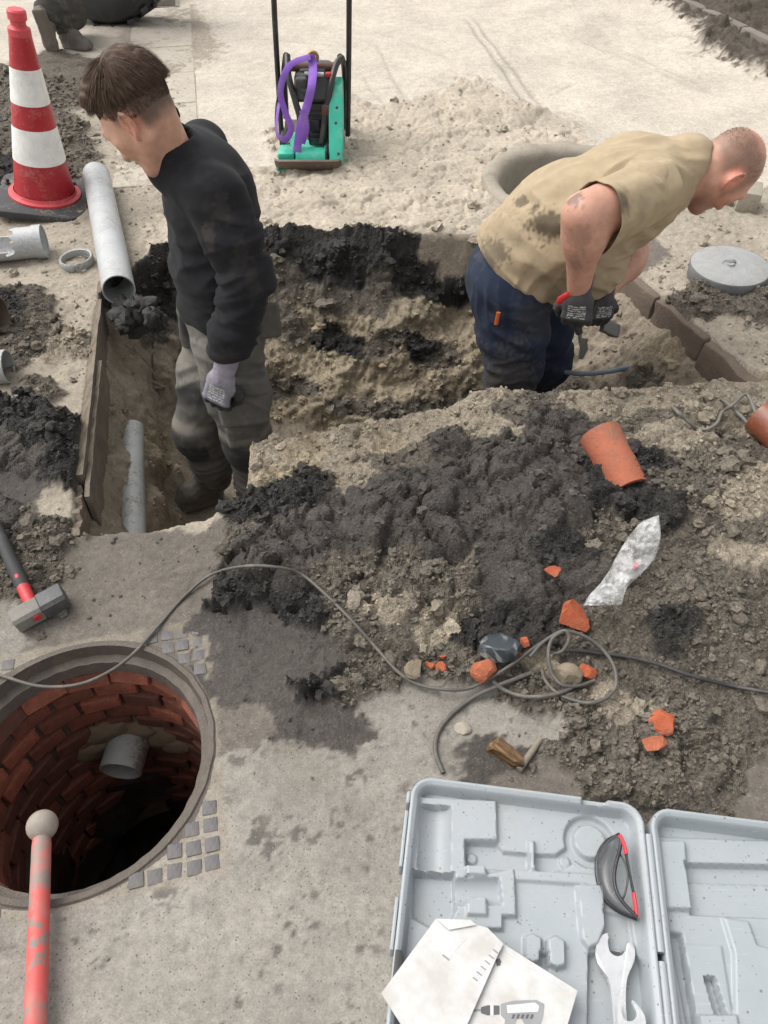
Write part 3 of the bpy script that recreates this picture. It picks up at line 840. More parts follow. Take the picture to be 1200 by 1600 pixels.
cuts = [(-.02, .33, .0, 'far end, beside the bent man'), (.332, .66, .003, 'middle, below the round cover'), (.662, 1.10, -.002, 'near right corner of the pit')]
for k, (t0, t1, off, wh) in enumerate(cuts):
    bm = bmesh.new()
    add_box(bm, (0, 0, 0), (LR * (t1 - t0) - .008, .09, .19), bevel=.008)
    bmesh.ops.subdivide_edges(bm, edges=bm.edges[:], cuts=3, use_grid_fill=True)
    for v_ in bm.verts:
        p = v_.co; v_.co += V((0, 1, 0)) * float(nz1(p.x * 14 + k * 7, p.y * 14, p.z * 14, 9)) * .022 + V((0, 0, 1)) * float(nz1(p.x * 12 + k * 7, 3, p.z * 9, 10)) * .016
    c = RIGHT_A + e * (LR * (t0 + t1) / 2) + nr_ * (.010 + off)
    o = bm_obj('kerb_stone', bm, M_kerb, None, smooth=.8, loc=(c.x, c.y, -.100 + off))
    o.rotation_euler = (0, 0, math.atan2(e.y, e.x))
    tag(o, 'red brown kerb stone along the right pit wall, ' + wh, 'kerb stone', 'kerb stones along the right side of the pit')

# round concrete shaft behind the bent man
M_conc = worn('rough_concrete', (.31, .275, .222), .92, dirt=(.16, .135, .105), amount=.6, scale=14, bump=.7)
bm = bmesh.new()
add_lathe(bm, [(.45, -.25), (.452, .030), (.445, .046), (.42, .052), (.39, .044), (.368, .028), (.362, .0), (.355, -.9), (0, -.9)], 64)
for v_ in bm.verts:
    if v_.co.z > -.3:
        p = v_.co; v_.co += V((p.x, p.y, 0)).normalized() * float(nz1(p.x * 6, p.y * 6, p.z * 6, 19)) * .012 + V((0, 0, float(nz1(p.x * 9, p.y * 9, 0, 20)) * .014))
o = bm_obj('shaft_ring', bm, M_conc, None, smooth=.9, loc=(SHAFT.x, SHAFT.y, 0))
tag(o, 'round concrete shaft rim in the sand behind the bent worker', 'shaft')

# manhole lid lying on the right
M_cover = worn('grey_cover', (.29, .295, .29), .75, dirt=(.22, .195, .165), amount=.75, scale=22, bump=.5)
M_coverside = worn('grey_cover_side', (.17, .175, .18), .75, dirt=(.08, .075, .07), amount=.7, scale=30, bump=.6)
cv = empty('round_cover', (1.396, 2.785, gz(1.396, 2.785) - .004)); cv.rotation_euler = (.02, -.03, .4)
bm = bmesh.new(); add_lathe(bm, [(0, .0), (.150, .0), (.153, .004), (.156, .052), (.153, .057)], 56)
bm_obj('body', bm, M_coverside, cv, smooth=.7)
bm = bmesh.new(); add_lathe(bm, [(.153, .0565), (.1485, .0590), (.06, .060), (.032, .061), (.030, .058), (.016, .058), (.014, .065), (0, .066)], 56)
bm_obj('top', bm, M_cover, cv, smooth=.6)
bm = bmesh.new(); lump(bm, (.01, .01, .064), (.022, .014, .006), 5, 2, .4); bm_obj('grip', bm, M_coverside, cv, smooth=1)
tag(cv, 'round grey lid lying on the sand by the kerb on the right', 'lid')

# stray paving block
bm = bmesh.new(); add_box(bm, (0, 0, .05), (.095, .15, .10), bevel=.008)
o = bm_obj('paving_block', bm, M_conc, None, smooth=.6, loc=(1.70, 3.46, -.004)); o.rotation_euler = (.02, .03, -.35)
tag(o, 'single grey concrete block lying on the sand at the right edge', 'paving block')

# far kerb with its dark verge
a_, b_ = V((2.60, 5.70, 0)), V((2.20, 7.14, 0))
d_ = (b_ - a_).normalized()
words = ['nearest the right edge', 'second from the right edge', 'third from the right edge', 'farthest up the street']
M_farkerb = worn('far_kerb', (.165, .145, .12), .9, dirt=(.3, .27, .22), amount=.6, scale=10, bump=.6)
for k in range(4):
    c = a_ + d_ * (-.42 + .5 * k)
    bm = bmesh.new(); add_box(bm, (0, 0, 0), (.49, .07, .19), bevel=.008)
    o = bm_obj('kerb_stone', bm, M_farkerb, None, smooth=.6, loc=(c.x, c.y, .0)); o.rotation_euler = (0, random.uniform(-.01, .01), math.atan2(d_.y, d_.x))
    tag(o, 'dark kerb stone below the earth verge at top right, ' + words[k], 'kerb stone', 'kerb stones along the verge')

# flat gutter slabs running up the street on the left
M_slab = worn('gutter_slab', (.40, .36, .30), .95, dirt=(.24, .205, .16), amount=.65, scale=8, bump=.6)
g0, g1 = V((-1.873, 6.42, 0)), V((-1.385, 3.916, 0)); h0 = V((-1.532, 6.763, 0)); h1 = V((-1.08, 4.676, 0))
dg = (g0 - g1).normalized(); ng = V((dg.y, -dg.x, 0))
wd = (h1 - g1).dot(ng)
gw = ['nearest, behind the plastic pipe', 'second up the street', 'third up the street', 'fourth up the street', 'fifth up the street', 'farthest, by the drain grate']
for k in range(6):
    c = g1 + dg * (.0 + .56 * k) + ng * (wd / 2)
    bm = bmesh.new(); add_box(bm, (0, 0, 0), (.548, wd - .012, .05), bevel=.006)
    o = bm_obj('gutter_slab', bm, M_slab, None, loc=(c.x, c.y, -.0185 - .002 * (k % 2))); o.rotation_euler = (0, 0, math.atan2(dg.y, dg.x))
    tag(o, 'flat sandy concrete gutter slab, ' + gw[k], 'slab', 'gutter slabs up the street')
dr = empty('drain_grate', G(250, 8)); dr.rotation_euler = (0, 0, math.atan2(dg.y, dg.x) - math.pi / 2)
bm = bmesh.new(); add_box(bm, (0, 0, .006), (.30, .20, .008), bevel=.003); bm_obj('plate', bm, M_farkerb, dr)
for k in range(7):
    bm = bmesh.new(); add_box(bm, (0, -.075 + .025 * k, .013), (.24, .009, .006)); bm_obj('slat', bm, M_ironrim, dr)
tag(dr, 'sand filled drain grate in the gutter at the top edge', 'drain')

# ------------------------------------------------------------------ traffic cone
t = NT('cone_plastic')
co = t.coord(); sx = t.n('ShaderNodeSeparateXYZ'); t.l(co, sx.inputs[0])
M_cred = worn('cone_red', (.36, .011, .020), .42, dirt=(.42, .33, .26), amount=.35, scale=16, bump=.05, dscale=12)
M_ctip = worn('cone_pink', (.52, .055, .065), .55, dirt=(.42, .33, .26), amount=.35, scale=16, bump=.05)
M_cwhite = worn('cone_white_band', (.72, .71, .69), .5, dirt=(.45, .42, .38), amount=.45, scale=20, bump=.1)
M_rubber = worn('black_rubber', (.040, .040, .042), .75, dirt=(.26, .22, .17), amount=.8, scale=12, bump=.3)
cn = empty('traffic_cone', (-1.60, 3.50, .012), (0, math.radians(9.5), .1))
bm = bmesh.new(); s = .215; c_ = .06
add_prism(bm, [(s, -s + c_), (s, s - c_), (s - c_, s), (-s + c_, s), (-s, s - c_), (-s, -s + c_), (-s + c_, -s), (s - c_, -s)], 0, .032, bevel=.008)
bm_obj('base', bm, M_rubber, cn, smooth=.5)
CH = .75
def cr(z): return .138 + (.036 - .138) * (z / CH)
def band(name, z0, z1, mat, out=0.0, extra=None):
    bm = bmesh.new(); prof = extra or [(cr(z0) + out, z0), (cr(z1) + out, z1)]
    add_lathe(bm, prof, 40); return bm_obj(name, bm, mat, cn, smooth=.7)
band('foot', 0, 0, M_ctip, extra=[(.158, .030), (.158, .042), (.140, .046), (.134, .058)])
band('body', .056, CH - .05, M_cred)
band('white_band', .20, .345, M_cwhite, .0015)
band('white_band', .44, .575, M_cwhite, .0015)
band('tip', 0, 0, M_ctip, extra=[(cr(.69) + .001, .69), (.044, .715), (.030, .725), (.030, .742), (.037, .746), (.037, .775), (.030, .782), (0, .782)])
tag(cn, 'red and white traffic cone on a black rubber base', 'traffic cone')

# ------------------------------------------------------------------ plastic pipes
pa, pb = V((-1.384, 3.646, .07)), V((-1.030, 2.615, .060))
o = pipe_mesh('plastic_pipe', pa, pb, .0625, .058, M_pvc)
tag(o, 'long light grey plastic pipe jutting over the far left pit edge', 'pipe')
# soil choking the pipe mouth
bm = bmesh.new()
for k in range(16):
    rs = random.Random(k); c = pb + V((rs.uniform(-.02, .14), rs.uniform(-.10, .0), rs.uniform(-.15, -.03)))
    lump(bm, c, (rs.uniform(.03, .055),) * 2 + (rs.uniform(.03, .045),), k, 3, .7, 1.8, cuts=2)
M_black = worn('black_earth', (.036, .033, .031), .8, dirt=(.07, .062, .054), amount=.8, scale=30, bump=1.0)
o = bm_obj('earth_clump', bm, M_black, None, smooth=1.0); tag(o, 'clump of black earth below the mouth of the long grey pipe', 'earth')
# broken coupling, its seal ring, two pipe ends at the left edge
cp = empty('broken_coupling', onground(42, 402)); cp.location.z += .062; cp.rotation_euler = (0, 0, math.radians(12))
def arc_shell(bm, r0, r1, x0f, x1f, a0, a1, n=28, m=8):
    """part of a pipe along x; ends may depend on the angle"""
    def ring(r):
        g = []
        for k in range(n + 1):
            a = a0 + (a1 - a0) * k / n
            row = []
            for j in range(m + 1):
                x = x0f(a) + (x1f(a) - x0f(a)) * j / m
                row.append(bm.verts.new((x, r * math.cos(a), r * math.sin(a))))
            g.append(row)
        return g
    A, B = ring(r0), ring(r1)
    for g, fl in ((A, 1), (B, 0)):
        for k in range(n):
            for j in range(m):
                q = (g[k][j], g[k][j + 1], g[k + 1][j + 1], g[k + 1][j])
                bm.faces.new(q if fl else q[::-1])
    for k in range(n):
        for j in (0, m): bm.faces.new((A[k][j], A[k + 1][j], B[k + 1][j], B[k][j]))
    for j in range(m):
        for k in (0, n): bm.faces.new((A[k][j], A[k][j + 1], B[k][j + 1], B[k][j]))
bm = bmesh.new(); arc_shell(bm, .063, .058, lambda a: .0 - (.02 + .10 * max(0, -math.sin(a))) - .012 * math.sin(a * 9), lambda a: .085, -math.pi, math.pi)
bm_obj('sleeve', bm, M_pvc, cp, smooth=.9)
bm = bmesh.new(); arc_shell(bm, .068, .0625, lambda a: .055, lambda a: .092, -math.pi, math.pi); bm_obj('collar', bm, M_pvc, cp, smooth=.9)
bm = bmesh.new(); arc_shell(bm, .0625, .0575, lambda a: -.20, lambda a: -.035 + .03 * math.sin(a * 5), -math.pi * .98, .15); bm_obj('broken_shell', bm, M_pvc, cp, smooth=.9)
tag(cp, 'broken grey plastic pipe coupling lying left of the seal ring', 'pipe fitting')
bm = bmesh.new(); add_lathe(bm, [(.068, 0), (.070, .004), (.070, .026), (.066, .030), (.060, .028), (.058, .004), (.060, 0)], 40, close=True)
o = bm_obj('seal_ring', bm, M_pvc2, None, smooth=.8, loc=onground(122, 412)); o.location.z += .002; o.rotation_euler = (.03, -.05, 0)
tag(o, 'loose grey plastic ring on the sand beside the pipe', 'ring')
p = onground(4, 512); M_brownpipe = worn('brown_pipe', (.16, .115, .085), .7, dirt=(.08, .07, .06), amount=.7, scale=14, bump=.4)
o = pipe_mesh('pipe_end', p + V((-.30, -.03, .055)), p + V((.02, .0, .055)), .066, .058, M_brownpipe); tag(o, 'brownish pipe end at the left edge, the upper of two', 'pipe')
p = onground(14, 592)
o = pipe_mesh('pipe_end', p + V((-.30, -.02, .045)), p + V((.012, .01, .045)), .058, .053, M_pvc2); tag(o, 'muddy grey pipe end at the left edge, the lower of two', 'pipe')
# pipe running along the pit floor
p0, p1 = onground(200, 664), onground(204, 816)
p0.z -= .014; p1 = G(202, 850, p0.z - .01)
o = pipe_mesh('buried_pipe', p0 + V((.015, 0, 0)), p1 + V((.015, 0, 0)), .040, .035, M_pvc2); tag(o, 'half buried pale pipe in the left pit wall beside the young worker', 'pipe')
# clay pipes
M_clay = worn('orange_clay', (.33, .098, .050), .8, dirt=(.15, .105, .075), amount=.95, scale=16, bump=.6)
M_glaze = worn('glazed_clay', (.20, .062, .032), .35, dirt=(.32, .22, .18), amount=.45, scale=12, bump=.2)
a_, b_ = onground(932, 696), onground(980, 744)
o = pipe_mesh('clay_pipe', a_ + V((0, 0, .045)), b_ + V((.01, -.02, -.035)), .062, .047, M_clay, taper=.10)
tag(o, 'broken orange clay pipe stuck in the top of the soil mound', 'clay pipe')
a_, b_ = onground(1205, 672), onground(1262, 740)
o = pipe_mesh('clay_pipe', a_ + V((-.045, .01, .05)), b_ + V((.03, -.03, .04)), .062, .05, M_glaze)
tag(o, 'glazed red brown clay pipe at the right edge', 'clay pipe')
# blue hose across the pit
M_hose = worn('blue_hose', (.15, .20, .24), .5, dirt=(.16, .13, .1), amount=.6, scale=25, bump=.1)
bm = bmesh.new(); add_tube(bm, spline([PY(850, 575, 2.52), PY(880, 581, 2.47), PY(915, 584, 2.44), PY(955, 580, 2.45), PY(990, 572, 2.52)], 6), .0095, 10)
tag(bm_obj('hose', bm, M_hose, None, smooth=1), 'thin blue grey hose crossing the pit behind the bent worker', 'hose')
# ------------------------------------------------------------------ plate compactor
def W2(zx, zy, Yd): return PY(380 + zx / 2.5, zy / 2.5, Yd)         # from the enlarged crop of the machine
M_green = worn('green_paint', (.03, .42, .29), .45, dirt=(.42, .37, .29), amount=.75, scale=14, bump=.15, dscale=11)
M_blackmetal = worn('black_frame', (.022, .022, .023), .4, dirt=(.20, .17, .13), amount=.45, scale=20, bump=.1)
M_engine = worn('engine_black', (.035, .036, .038), .5, dirt=(.16, .14, .11), amount=.6, scale=24, bump=.4)
M_enggrey = worn('engine_grey', (.085, .085, .085), .6, dirt=(.15, .13, .1), amount=.6, scale=30, bump=.5)
M_rustbar = worn('rust_bar', (.11, .052, .035), .7, dirt=(.05, .04, .035), amount=.6, scale=30, bump=.4)
M_brass = worn('brass_ring', (.32, .22, .06), .4, dirt=(.1, .08, .05), amount=.6, scale=40, metallic=.7)
M_strap = worn('purple_strap', (.20, .085, .42), .8, dirt=(.30, .22, .32), amount=.45, scale=25, bump=.3)
M_skid = worn('worn_steel', (.12, .09, .07), .6, dirt=(.3, .26, .2), amount=.7, scale=18, bump=.4)
pc = empty('plate_compactor', (W2(255, 690, 3.80).x, 3.80, 0))
org = pc.location.copy()
def R_(p): return V(p) - org
def slabbox(name, zx0, zx1, zy0, zy1, y0, y1, mat, bevel=.006, parent=pc, sk=None):
    """box whose front face fills the crop rectangle at distance y0"""
    a, b = W2(zx0, zy0, y0), W2(zx1, zy1, y0)
    bm = bmesh.new()
    add_box(bm, R_(((a.x + b.x) / 2, (y0 + y1) / 2, (a.z + b.z) / 2)), (abs(b.x - a.x), y1 - y0, abs(a.z - b.z)), bevel=bevel)
    if sk:
        for v_ in bm.verts: v_.co = V(sk(v_.co))
    return bm_obj(name, bm, mat, parent, smooth=.6)
yb = 3.80
# skid plate with an upturned front
fl, frr = W2(130, 690, yb).x - org.x, W2(385, 690, yb).x - org.x
bm = bmesh.new()
prof = [(-.02, .055), (-.035, .085), (-.025, .09), (0, .062), (.05, .03), (.50, .03), (.56, .07), (.575, .065), (.53, .008), (.03, .008)]
cs = [fl + .03, fl, fl, frr, frr, frr - .03]
xs_ = [fl, fl + .02, frr - .02, frr]
rows = []
for xk, sh in zip(xs_, (.02, 0, 0, .02)):
    rows.append([bm.verts.new((xk, y_ + sh if y_ < .2 else y_ - sh, z_)) for y_, z_ in prof])
for r0, r1 in zip(rows, rows[1:]):
    for k in range(len(prof)): bm.faces.new((r0[k], r0[(k + 1) % len(prof)], r1[(k + 1) % len(prof)], r1[k]))
bm.faces.new(rows[0]); bm.faces.new(rows[-1])
bm_obj('skid_plate', bm, M_skid, pc, smooth=.5)
slabbox('front_bracket', 128, 200, 648, 672, yb + .01, yb + .06, M_green)
slabbox('base_deck', 135, 345, 640, 676, yb + .03, yb + .45, M_green)
slabbox('front_lug', 133, 200, 600, 634, yb + .04, yb + .16, M_green, .01)
# exciter drum
a, b = W2(208, 622, yb + .09), W2(332, 626, yb + .09)
bm = bmesh.new(); dv = b - a; m = Matrix.Translation(R_(a)) @ dv.to_track_quat('Z', 'Y').to_matrix().to_4x4(); L = dv.length
add_lathe(bm, [(0, 0), (.052, 0), (.058, .006), (.058, L * .9), (.066, L * .9), (.066, L), (0, L)], 28, m); bm_obj('exciter_drum', bm, M_green, pc, smooth=.6)
slabbox('drum_end', 318, 332, 590, 665, yb + .02, yb + .12, M_engine)
# belt guard: a tall rounded case leaning back
def guard():
    bm = bmesh.new()
    x0, x1 = W2(338, 600, yb + .06).x - org.x, W2(390, 600, yb + .06).x - org.x
    pr = [(.02, .035), (.10, .03), (.20, .07), (.32, .22), (.36, .27), (.35, .33), (.30, .36), (.22, .345), (.12, .22), (.04, .12), (.01, .07)]
    M_ = Matrix(((0, 0, 1, 0), (1, 0, 0, 0), (0, 1, 0, 0), (0, 0, 0, 1)))
    add_prism(bm, pr, x0, x1, M_, bevel=.008)
    return bm_obj('belt_guard', bm, M_green, pc, smooth=.6)
guard()
# engine
slabbox('engine_block', 245, 335, 405, 572, yb + .20, yb + .42, M_enggrey, .012)
for k in range(7):
    slabbox('cooling_fin', 250, 330, 420 + 20 * k, 426 + 20 * k, yb + .19, yb + .25, M_enggrey, 0)
slabbox('exhaust_box', 255, 300, 470, 510, yb + .17, yb + .22, M_engine, .006)
def tank_sk(p):
    q = V(p); q.y += (.05 if q.z > .33 else 0); return q
slabbox('fuel_tank', 192, 342, 305, 405, yb + .18, yb + .42, M_engine, .02, sk=tank_sk)
slabbox('recoil_housing', 215, 325, 272, 304, yb + .26, yb + .40, M_engine, .015)
bm = bmesh.new(); c = R_(W2(333, 292, yb + .24)); add_box(bm, c, (.03, .03, .022), bevel=.006); bm_obj('red_cap', bm, worn('red_cap_paint', (.4, .02, .02), .4), pc, smooth=.6)
bm = bmesh.new(); add_tube(bm, [R_(W2(240, 290, yb + .24)), R_(W2(315, 292, yb + .24))], .012, 12); bm_obj('silver_rod', bm, worn('zinc', (.45, .45, .45), .35, metallic=.8), pc, smooth=1)
slabbox('rear_belt_cover', 345, 385, 360, 400, yb + .25, yb + .45, M_engine, .015)
# roll cage tubes
def tube(name, pts, r, mat, n=10):
    bm = bmesh.new(); add_tube(bm, spline([R_(p) for p in pts], 5), r, n); return bm_obj(name, bm, mat, pc, smooth=1)
tube('frame_tube', [W2(172, 216, yb + .30), W2(178, 300, yb + .22), W2(205, 400, yb + .17), W2(222, 470, yb + .14), W2(215, 560, yb + .12)], .016, M_blackmetal)
tube('frame_tube', [W2(388, 225, yb + .34), W2(365, 250, yb + .30), W2(345, 320, yb + .22), W2(325, 430, yb + .17), W2(308, 560, yb + .13)], .016, M_blackmetal)
tube('frame_tube', [W2(378, 222, yb + .34), W2(395, 260, yb + .42), W2(398, 380, yb + .50), W2(396, 500, yb + .50)], .016, M_blackmetal)
tube('frame_tube', [W2(168, 216, yb + .32), W2(160, 300, yb + .42), W2(168, 460, yb + .48)], .016, M_blackmetal)
tube('lifting_bar', [W2(182, 262, yb + .30), W2(270, 264, yb + .30), W2(360, 260, yb + .30)], .020, M_rustbar)
tube('handle_rod', [W2(118, -160, yb + .36), W2(120, 0, yb + .36), W2(133, 250, yb + .38), W2(150, 535, yb + .40)], .0135, M_blackmetal)
tube('handle_rod', [W2(416, -160, yb + .36), W2(414, 0, yb + .36), W2(412, 300, yb + .38), W2(409, 530, yb + .40)], .0135, M_blackmetal)
tube('handle_grip', [W2(118, -160, yb + .36), W2(270, -175, yb + .36), W2(416, -160, yb + .36)], .0135, M_blackmetal)
slabbox('handle_mount', 140, 165, 545, 590, yb + .25, yb + .42, M_engine)
bm = bmesh.new(); c = R_(W2(273, 224, yb + .28))
mt = Matrix.Translation(c) @ Matrix.Rotation(math.radians(80), 4, 'X')
add_lathe(bm, [(.022 + .008 * math.cos(t_), .008 * math.sin(t_)) for t_ in np.linspace(0, 2 * math.pi, 9)[:-1]], 24, mt, close=True); bm_obj('lifting_eye', bm, M_brass, pc, smooth=1)
tube('pull_cord_housing', [W2(215, 330, yb + .17), W2(240, 352, yb + .165), W2(262, 345, yb + .165)], .012, M_enggrey)
slabbox('air_filter', 200, 250, 308, 350, yb + .15, yb + .20, M_engine, .012)
slabbox('muffler', 305, 340, 415, 480, yb + .15, yb + .24, M_rustbar, .012)
tube('fuel_hose', [W2(250, 400, yb + .17), W2(238, 440, yb + .15), W2(252, 500, yb + .16), W2(262, 560, yb + .15)], .006, M_blackmetal)
tube('throttle_cable', [W2(150, 300, yb + .36), W2(128, 420, yb + .30), W2(132, 520, yb + .22), W2(180, 560, yb + .14)], .004, M_blackmetal)
for zx, zy in ((142, 660), (190, 660), (350, 640), (372, 600), (362, 480), (366, 420)):
    bm = bmesh.new(); add_lathe(bm, [(0, .006), (.007, .006), (.008, 0)], 6, Matrix.Translation(R_(W2(zx, zy, yb + (.0 if zy > 630 else .02)))) @ Matrix.Rotation(math.pi / 2, 4, 'X')); bm_obj('bolt', bm, M_enggrey, pc)
tag(pc, 'green and black plate compactor standing on the sand', 'plate compactor')
def strap(pts, w, mat, nm, lab, cat, fl=.16):
    bm = bmesh.new(); add_tube(bm, spline(pts, 6), w, 8, flat=fl, up=V((1, 0, 0))); return tag(bm_obj(nm, bm, mat, None, smooth=1), lab, cat)
yf = yb + .12
strap([W2(262, 215, yb + .25), W2(272, 250, yb + .24), W2(268, 330, yf), W2(250, 410, yf - .01), W2(225, 490, yf - .03), W2(208, 600, yf - .06)], .021, M_strap, 'lifting_strap', 'purple lifting strap hanging down the front of the compactor', 'strap')
strap([W2(262, 222, yb + .24), W2(205, 240, yb + .22), W2(168, 275, yb + .14), W2(145, 360, yb + .10), W2(165, 440, yb + .08), W2(188, 500, yb + .06), W2(165, 545, yb + .05), W2(136, 530, yb + .07), W2(130, 480, yb + .10), W2(140, 400, yb + .15)], .015, M_strap, 'lifting_strap', 'purple strap looped over the left side of the compactor', 'strap')
strap([W2(232, 430, yf - .02), W2(245, 500, yf - .04), W2(228, 560, yf - .05)], .017, M_strap, 'lifting_strap', 'short second strand of purple strap at the engine front', 'strap')

# ------------------------------------------------------------------ wheel of a machine at the top left
M_tyre = worn('tyre_rubber', (.026, .027, .028), .7, dirt=(.13, .115, .095), amount=.55, scale=8, bump=.3)
M_rim = worn('rim_paint', (.40, .38, .34), .5, dirt=(.2, .17, .13), amount=.6, scale=10)
wh = empty('machine_wheel', (-2.03, 6.55, .50), (0, 0, math.radians(-12)))
mt = Matrix.Rotation(math.pi / 2, 4, 'X')
bm = bmesh.new()
add_lathe(bm, [(.27, -.14), (.36, -.18), (.46, -.165), (.492, -.12), (.497, 0), (.492, .12), (.46, .165), (.36, .18), (.27, .14)], 64, mt); bm_obj('tyre', bm, M_tyre, wh, smooth=1.2)
for k in range(22):
    for s_ in (-1, 1):
        a = 2 * math.pi * (k + .25 * s_) / 22
        bm = bmesh.new()
        add_box(bm, (0, s_ * .085, .505), (.055, .17, .028), rot=Euler((0, 0, s_ * .6)), bevel=.006)
        o = bm_obj('tread_lug', bm, M_tyre, wh); o.rotation_euler = (0, a, 0)
bm = bmesh.new(); add_lathe(bm, [(.275, -.13), (.26, -.12), (.25, -.06), (.12, -.05), (.09, -.07), (0, -.075)], 48, mt); bm_obj('rim', bm, M_rim, wh, smooth=.8)
tag(wh, 'big black ribbed machine tyre at the top left edge', 'wheel')

# ------------------------------------------------------------------ hammer, bar, stones, rubble on the slab
M_hsteel = worn('hammer_steel', (.085, .086, .088), .55, dirt=(.25, .22, .18), amount=.35, scale=30, bump=.4, metallic=.4)
M_hdust = worn('hammer_dusty', (.20, .185, .165), .8, dirt=(.1, .09, .08), amount=.6, scale=40, bump=.5)
M_hred = worn('hammer_red', (.50, .03, .035), .5, dirt=(.10, .08, .07), amount=.7, scale=30, bump=.1)
M_hgrip = worn('hammer_grip', (.03, .03, .032), .7, dirt=(.10, .09, .08), amount=.5, scale=40, bump=.2)
A_, B_ = G(27, 968, .03), G(96, 936, .03)
hx = (B_ - A_).normalized(); c = (A_ + B_) / 2
hz = empty('sledge_hammer', (c.x, c.y, gz(c.x, c.y) + .031)); hz.rotation_euler = (math.radians(4), math.radians(-6), math.atan2(hx.y, hx.x))
def octa(w, h, ch): return [(w, h - ch), (w - ch, h), (-w + ch, h), (-w, h - ch), (-w, -h + ch), (-w + ch, -h), (w - ch, -h), (w, -h + ch)]
MX = Matrix(((0, 0, 1, 0), (1, 0, 0, 0), (0, 1, 0, 0), (0, 0, 0, 1)))
bm = bmesh.new(); add_prism(bm, octa(.029, .029, .009), 0.006, .070, MX, bevel=.004); bm_obj('head_face', bm, M_hsteel, hz, smooth=.5)
bm = bmesh.new(); add_prism(bm, octa(.026, .026, .008), -.066, .006, MX, bevel=.003); bm_obj('head_body', bm, M_hdust, hz, smooth=.5)
bm = bmesh.new(); add_lathe(bm, [(0, .0), (.011, 0), (.010, .003), (0, .004)], 16, Matrix.Translation((-.012, -.026, .004)) @ Matrix.Rotation(math.pi / 2, 4, 'X')); bm_obj('wedge_plug', bm, M_hred, hz, smooth=1)
bm = bmesh.new(); add_tube(bm, [(-.012, .02, .002), (-.012, .05, .004), (-.012, .085, .004)], [.016, .0165, .0165], 14); bm_obj('handle_collar', bm, M_hred, hz, smooth=1)
bm = bmesh.new(); add_tube(bm, [(-.012, .084, .004), (-.012, .10, .004), (-.012, .2, .002), (-.012, .34, .0)], [.0165, .019, .017, .019], 14); g_ = bm_obj('grip', bm, M_hgrip, hz, smooth=1)
bm = bmesh.new(); lump(bm, (-.012, .112, .021), (.006, .010, .002), 3, 2, .05); bm_obj('grip_mark', bm, M_hred, g_, smooth=1)
tag(hz, 'sledge hammer with red and black handle lying by the manhole', 'hammer')

M_barred = NT('flaking_red_paint')
n_ = M_barred.noise(26, 6, .7); n2 = M_barred.noise(8, 4)
cb = M_barred.mix(M_barred.ramp(n_, [(.52, 0), (.56, 1)]), (.53, .085, .075), (.20, .165, .145))
cb = M_barred.mix(M_barred.ramp(n2, [(.5, 0), (.62, .55)]), cb, (.30, .20, .17))
M_barred.set(Base_Color=cb, Roughness=.6, Normal=M_barred.bump(n_, .3, .002)); M_barred = M_barred.m
M_ball = worn('bare_dusty_steel', (.26, .225, .19), .65, dirt=(.36, .31, .26), amount=.6, scale=40, bump=.2)
zb_ = .034
bl = G(66, 1290, zb_ + .004); b2 = G(55, 1600, zb_)
dirb = (b2 - bl).normalized()
rb = empty('digging_bar', bl)
bm = bmesh.new(); add_tube(bm, [dirb * .02, dirb * .04, dirb * .3, dirb * .95], [.0165, .0185, .0195, .0195], 20); bm_obj('shaft', bm, M_barred, rb, smooth=1)
bm = bmesh.new(); bmesh.ops.create_uvsphere(bm, u_segments=28, v_segments=18, radius=.031); bm_obj('ball_end', bm, M_ball, rb, smooth=4)
tag(rb, 'red flaking steel bar with a round ball end by the manhole', 'bar')

def z7(x, y): return (620 + x * .48333, 640 + y * .48333)
M_shard = [brick_mat('broken_brick_%s' % n, c, (.16, .11, .085)) for n, c in (('bright', (.38, .088, .034)), ('orange', (.36, .105, .048)))]
def shard(zx, zy, w, h, seed, label, mat, name='brick_fragment', cat='brick fragment', thick=.65, cuts=10, group='broken brick pieces on the soil'):
    u, v = z7(zx, zy)
    p = onground(u, v + h * .12)
    pm = 1 / (FPX / (p.y * CP + (CAM_Z - p.z) * SP))
    sx, sy = w * .4833 * pm / 2 * 1.05, h * .4833 * pm / 2 * 1.05
    bm = bmesh.new(); lump(bm, (0, 0, 0), (sx, sy, min(sx, sy) * thick), seed, 3, .16, 2.6, Euler((random.Random(seed).uniform(-.3, .3), random.Random(seed + 1).uniform(-.3, .3), random.Random(seed + 2).uniform(-.5, .5))), cuts)
    o = bm_obj(name, bm, mat, None, smooth=.35, loc=V((p.x, p.y, max(p.z, gzmax(p.x, p.y, max(sx, sy) * .8) - min(sx, sy) * thick * .35) + min(sx, sy) * thick * .45)))
    return tag(o, label, cat, group)
shard(497, 527, 80, 52, 11, 'small flat brick piece above the largest one, left of the plastic bag', M_shard[0])
shard(562, 655, 128, 128, 12, 'largest orange brick piece, at the lower end of the plastic bag', M_shard[0], thick=.8)
shard(413, 747, 42, 46, 13, 'small brick piece touching the right side of the dark blue stone', M_shard[0])
shard(380, 802, 38, 46, 14, 'small brick piece just below the dark blue stone', M_shard[0])
shard(277, 848, 82, 80, 15, 'rounded brick piece left of the coiled cable', M_shard[1], thick=.9, cuts=3)
shard(107, 820, 34, 44, 16, 'left one of the three tiny brick bits beside the thin cable', M_shard[0])
shard(143, 833, 44, 38, 17, 'lower right one of the three tiny brick bits beside the thin cable', M_shard[0])
shard(146, 804, 28, 20, 18, 'topmost of the three tiny brick bits beside the thin cable', M_shard[0])
shard(617, 838, 66, 74, 19, 'triangular brick piece inside the coil of cable', M_shard[0])
shard(863, 998, 108, 88, 20, 'brick piece on the right, upper of the two near the tool case', M_shard[0], thick=.6)
shard(815, 1068, 112, 78, 21, 'brick piece on the right, lower of the two near the tool case', M_shard[1], thick=.6)
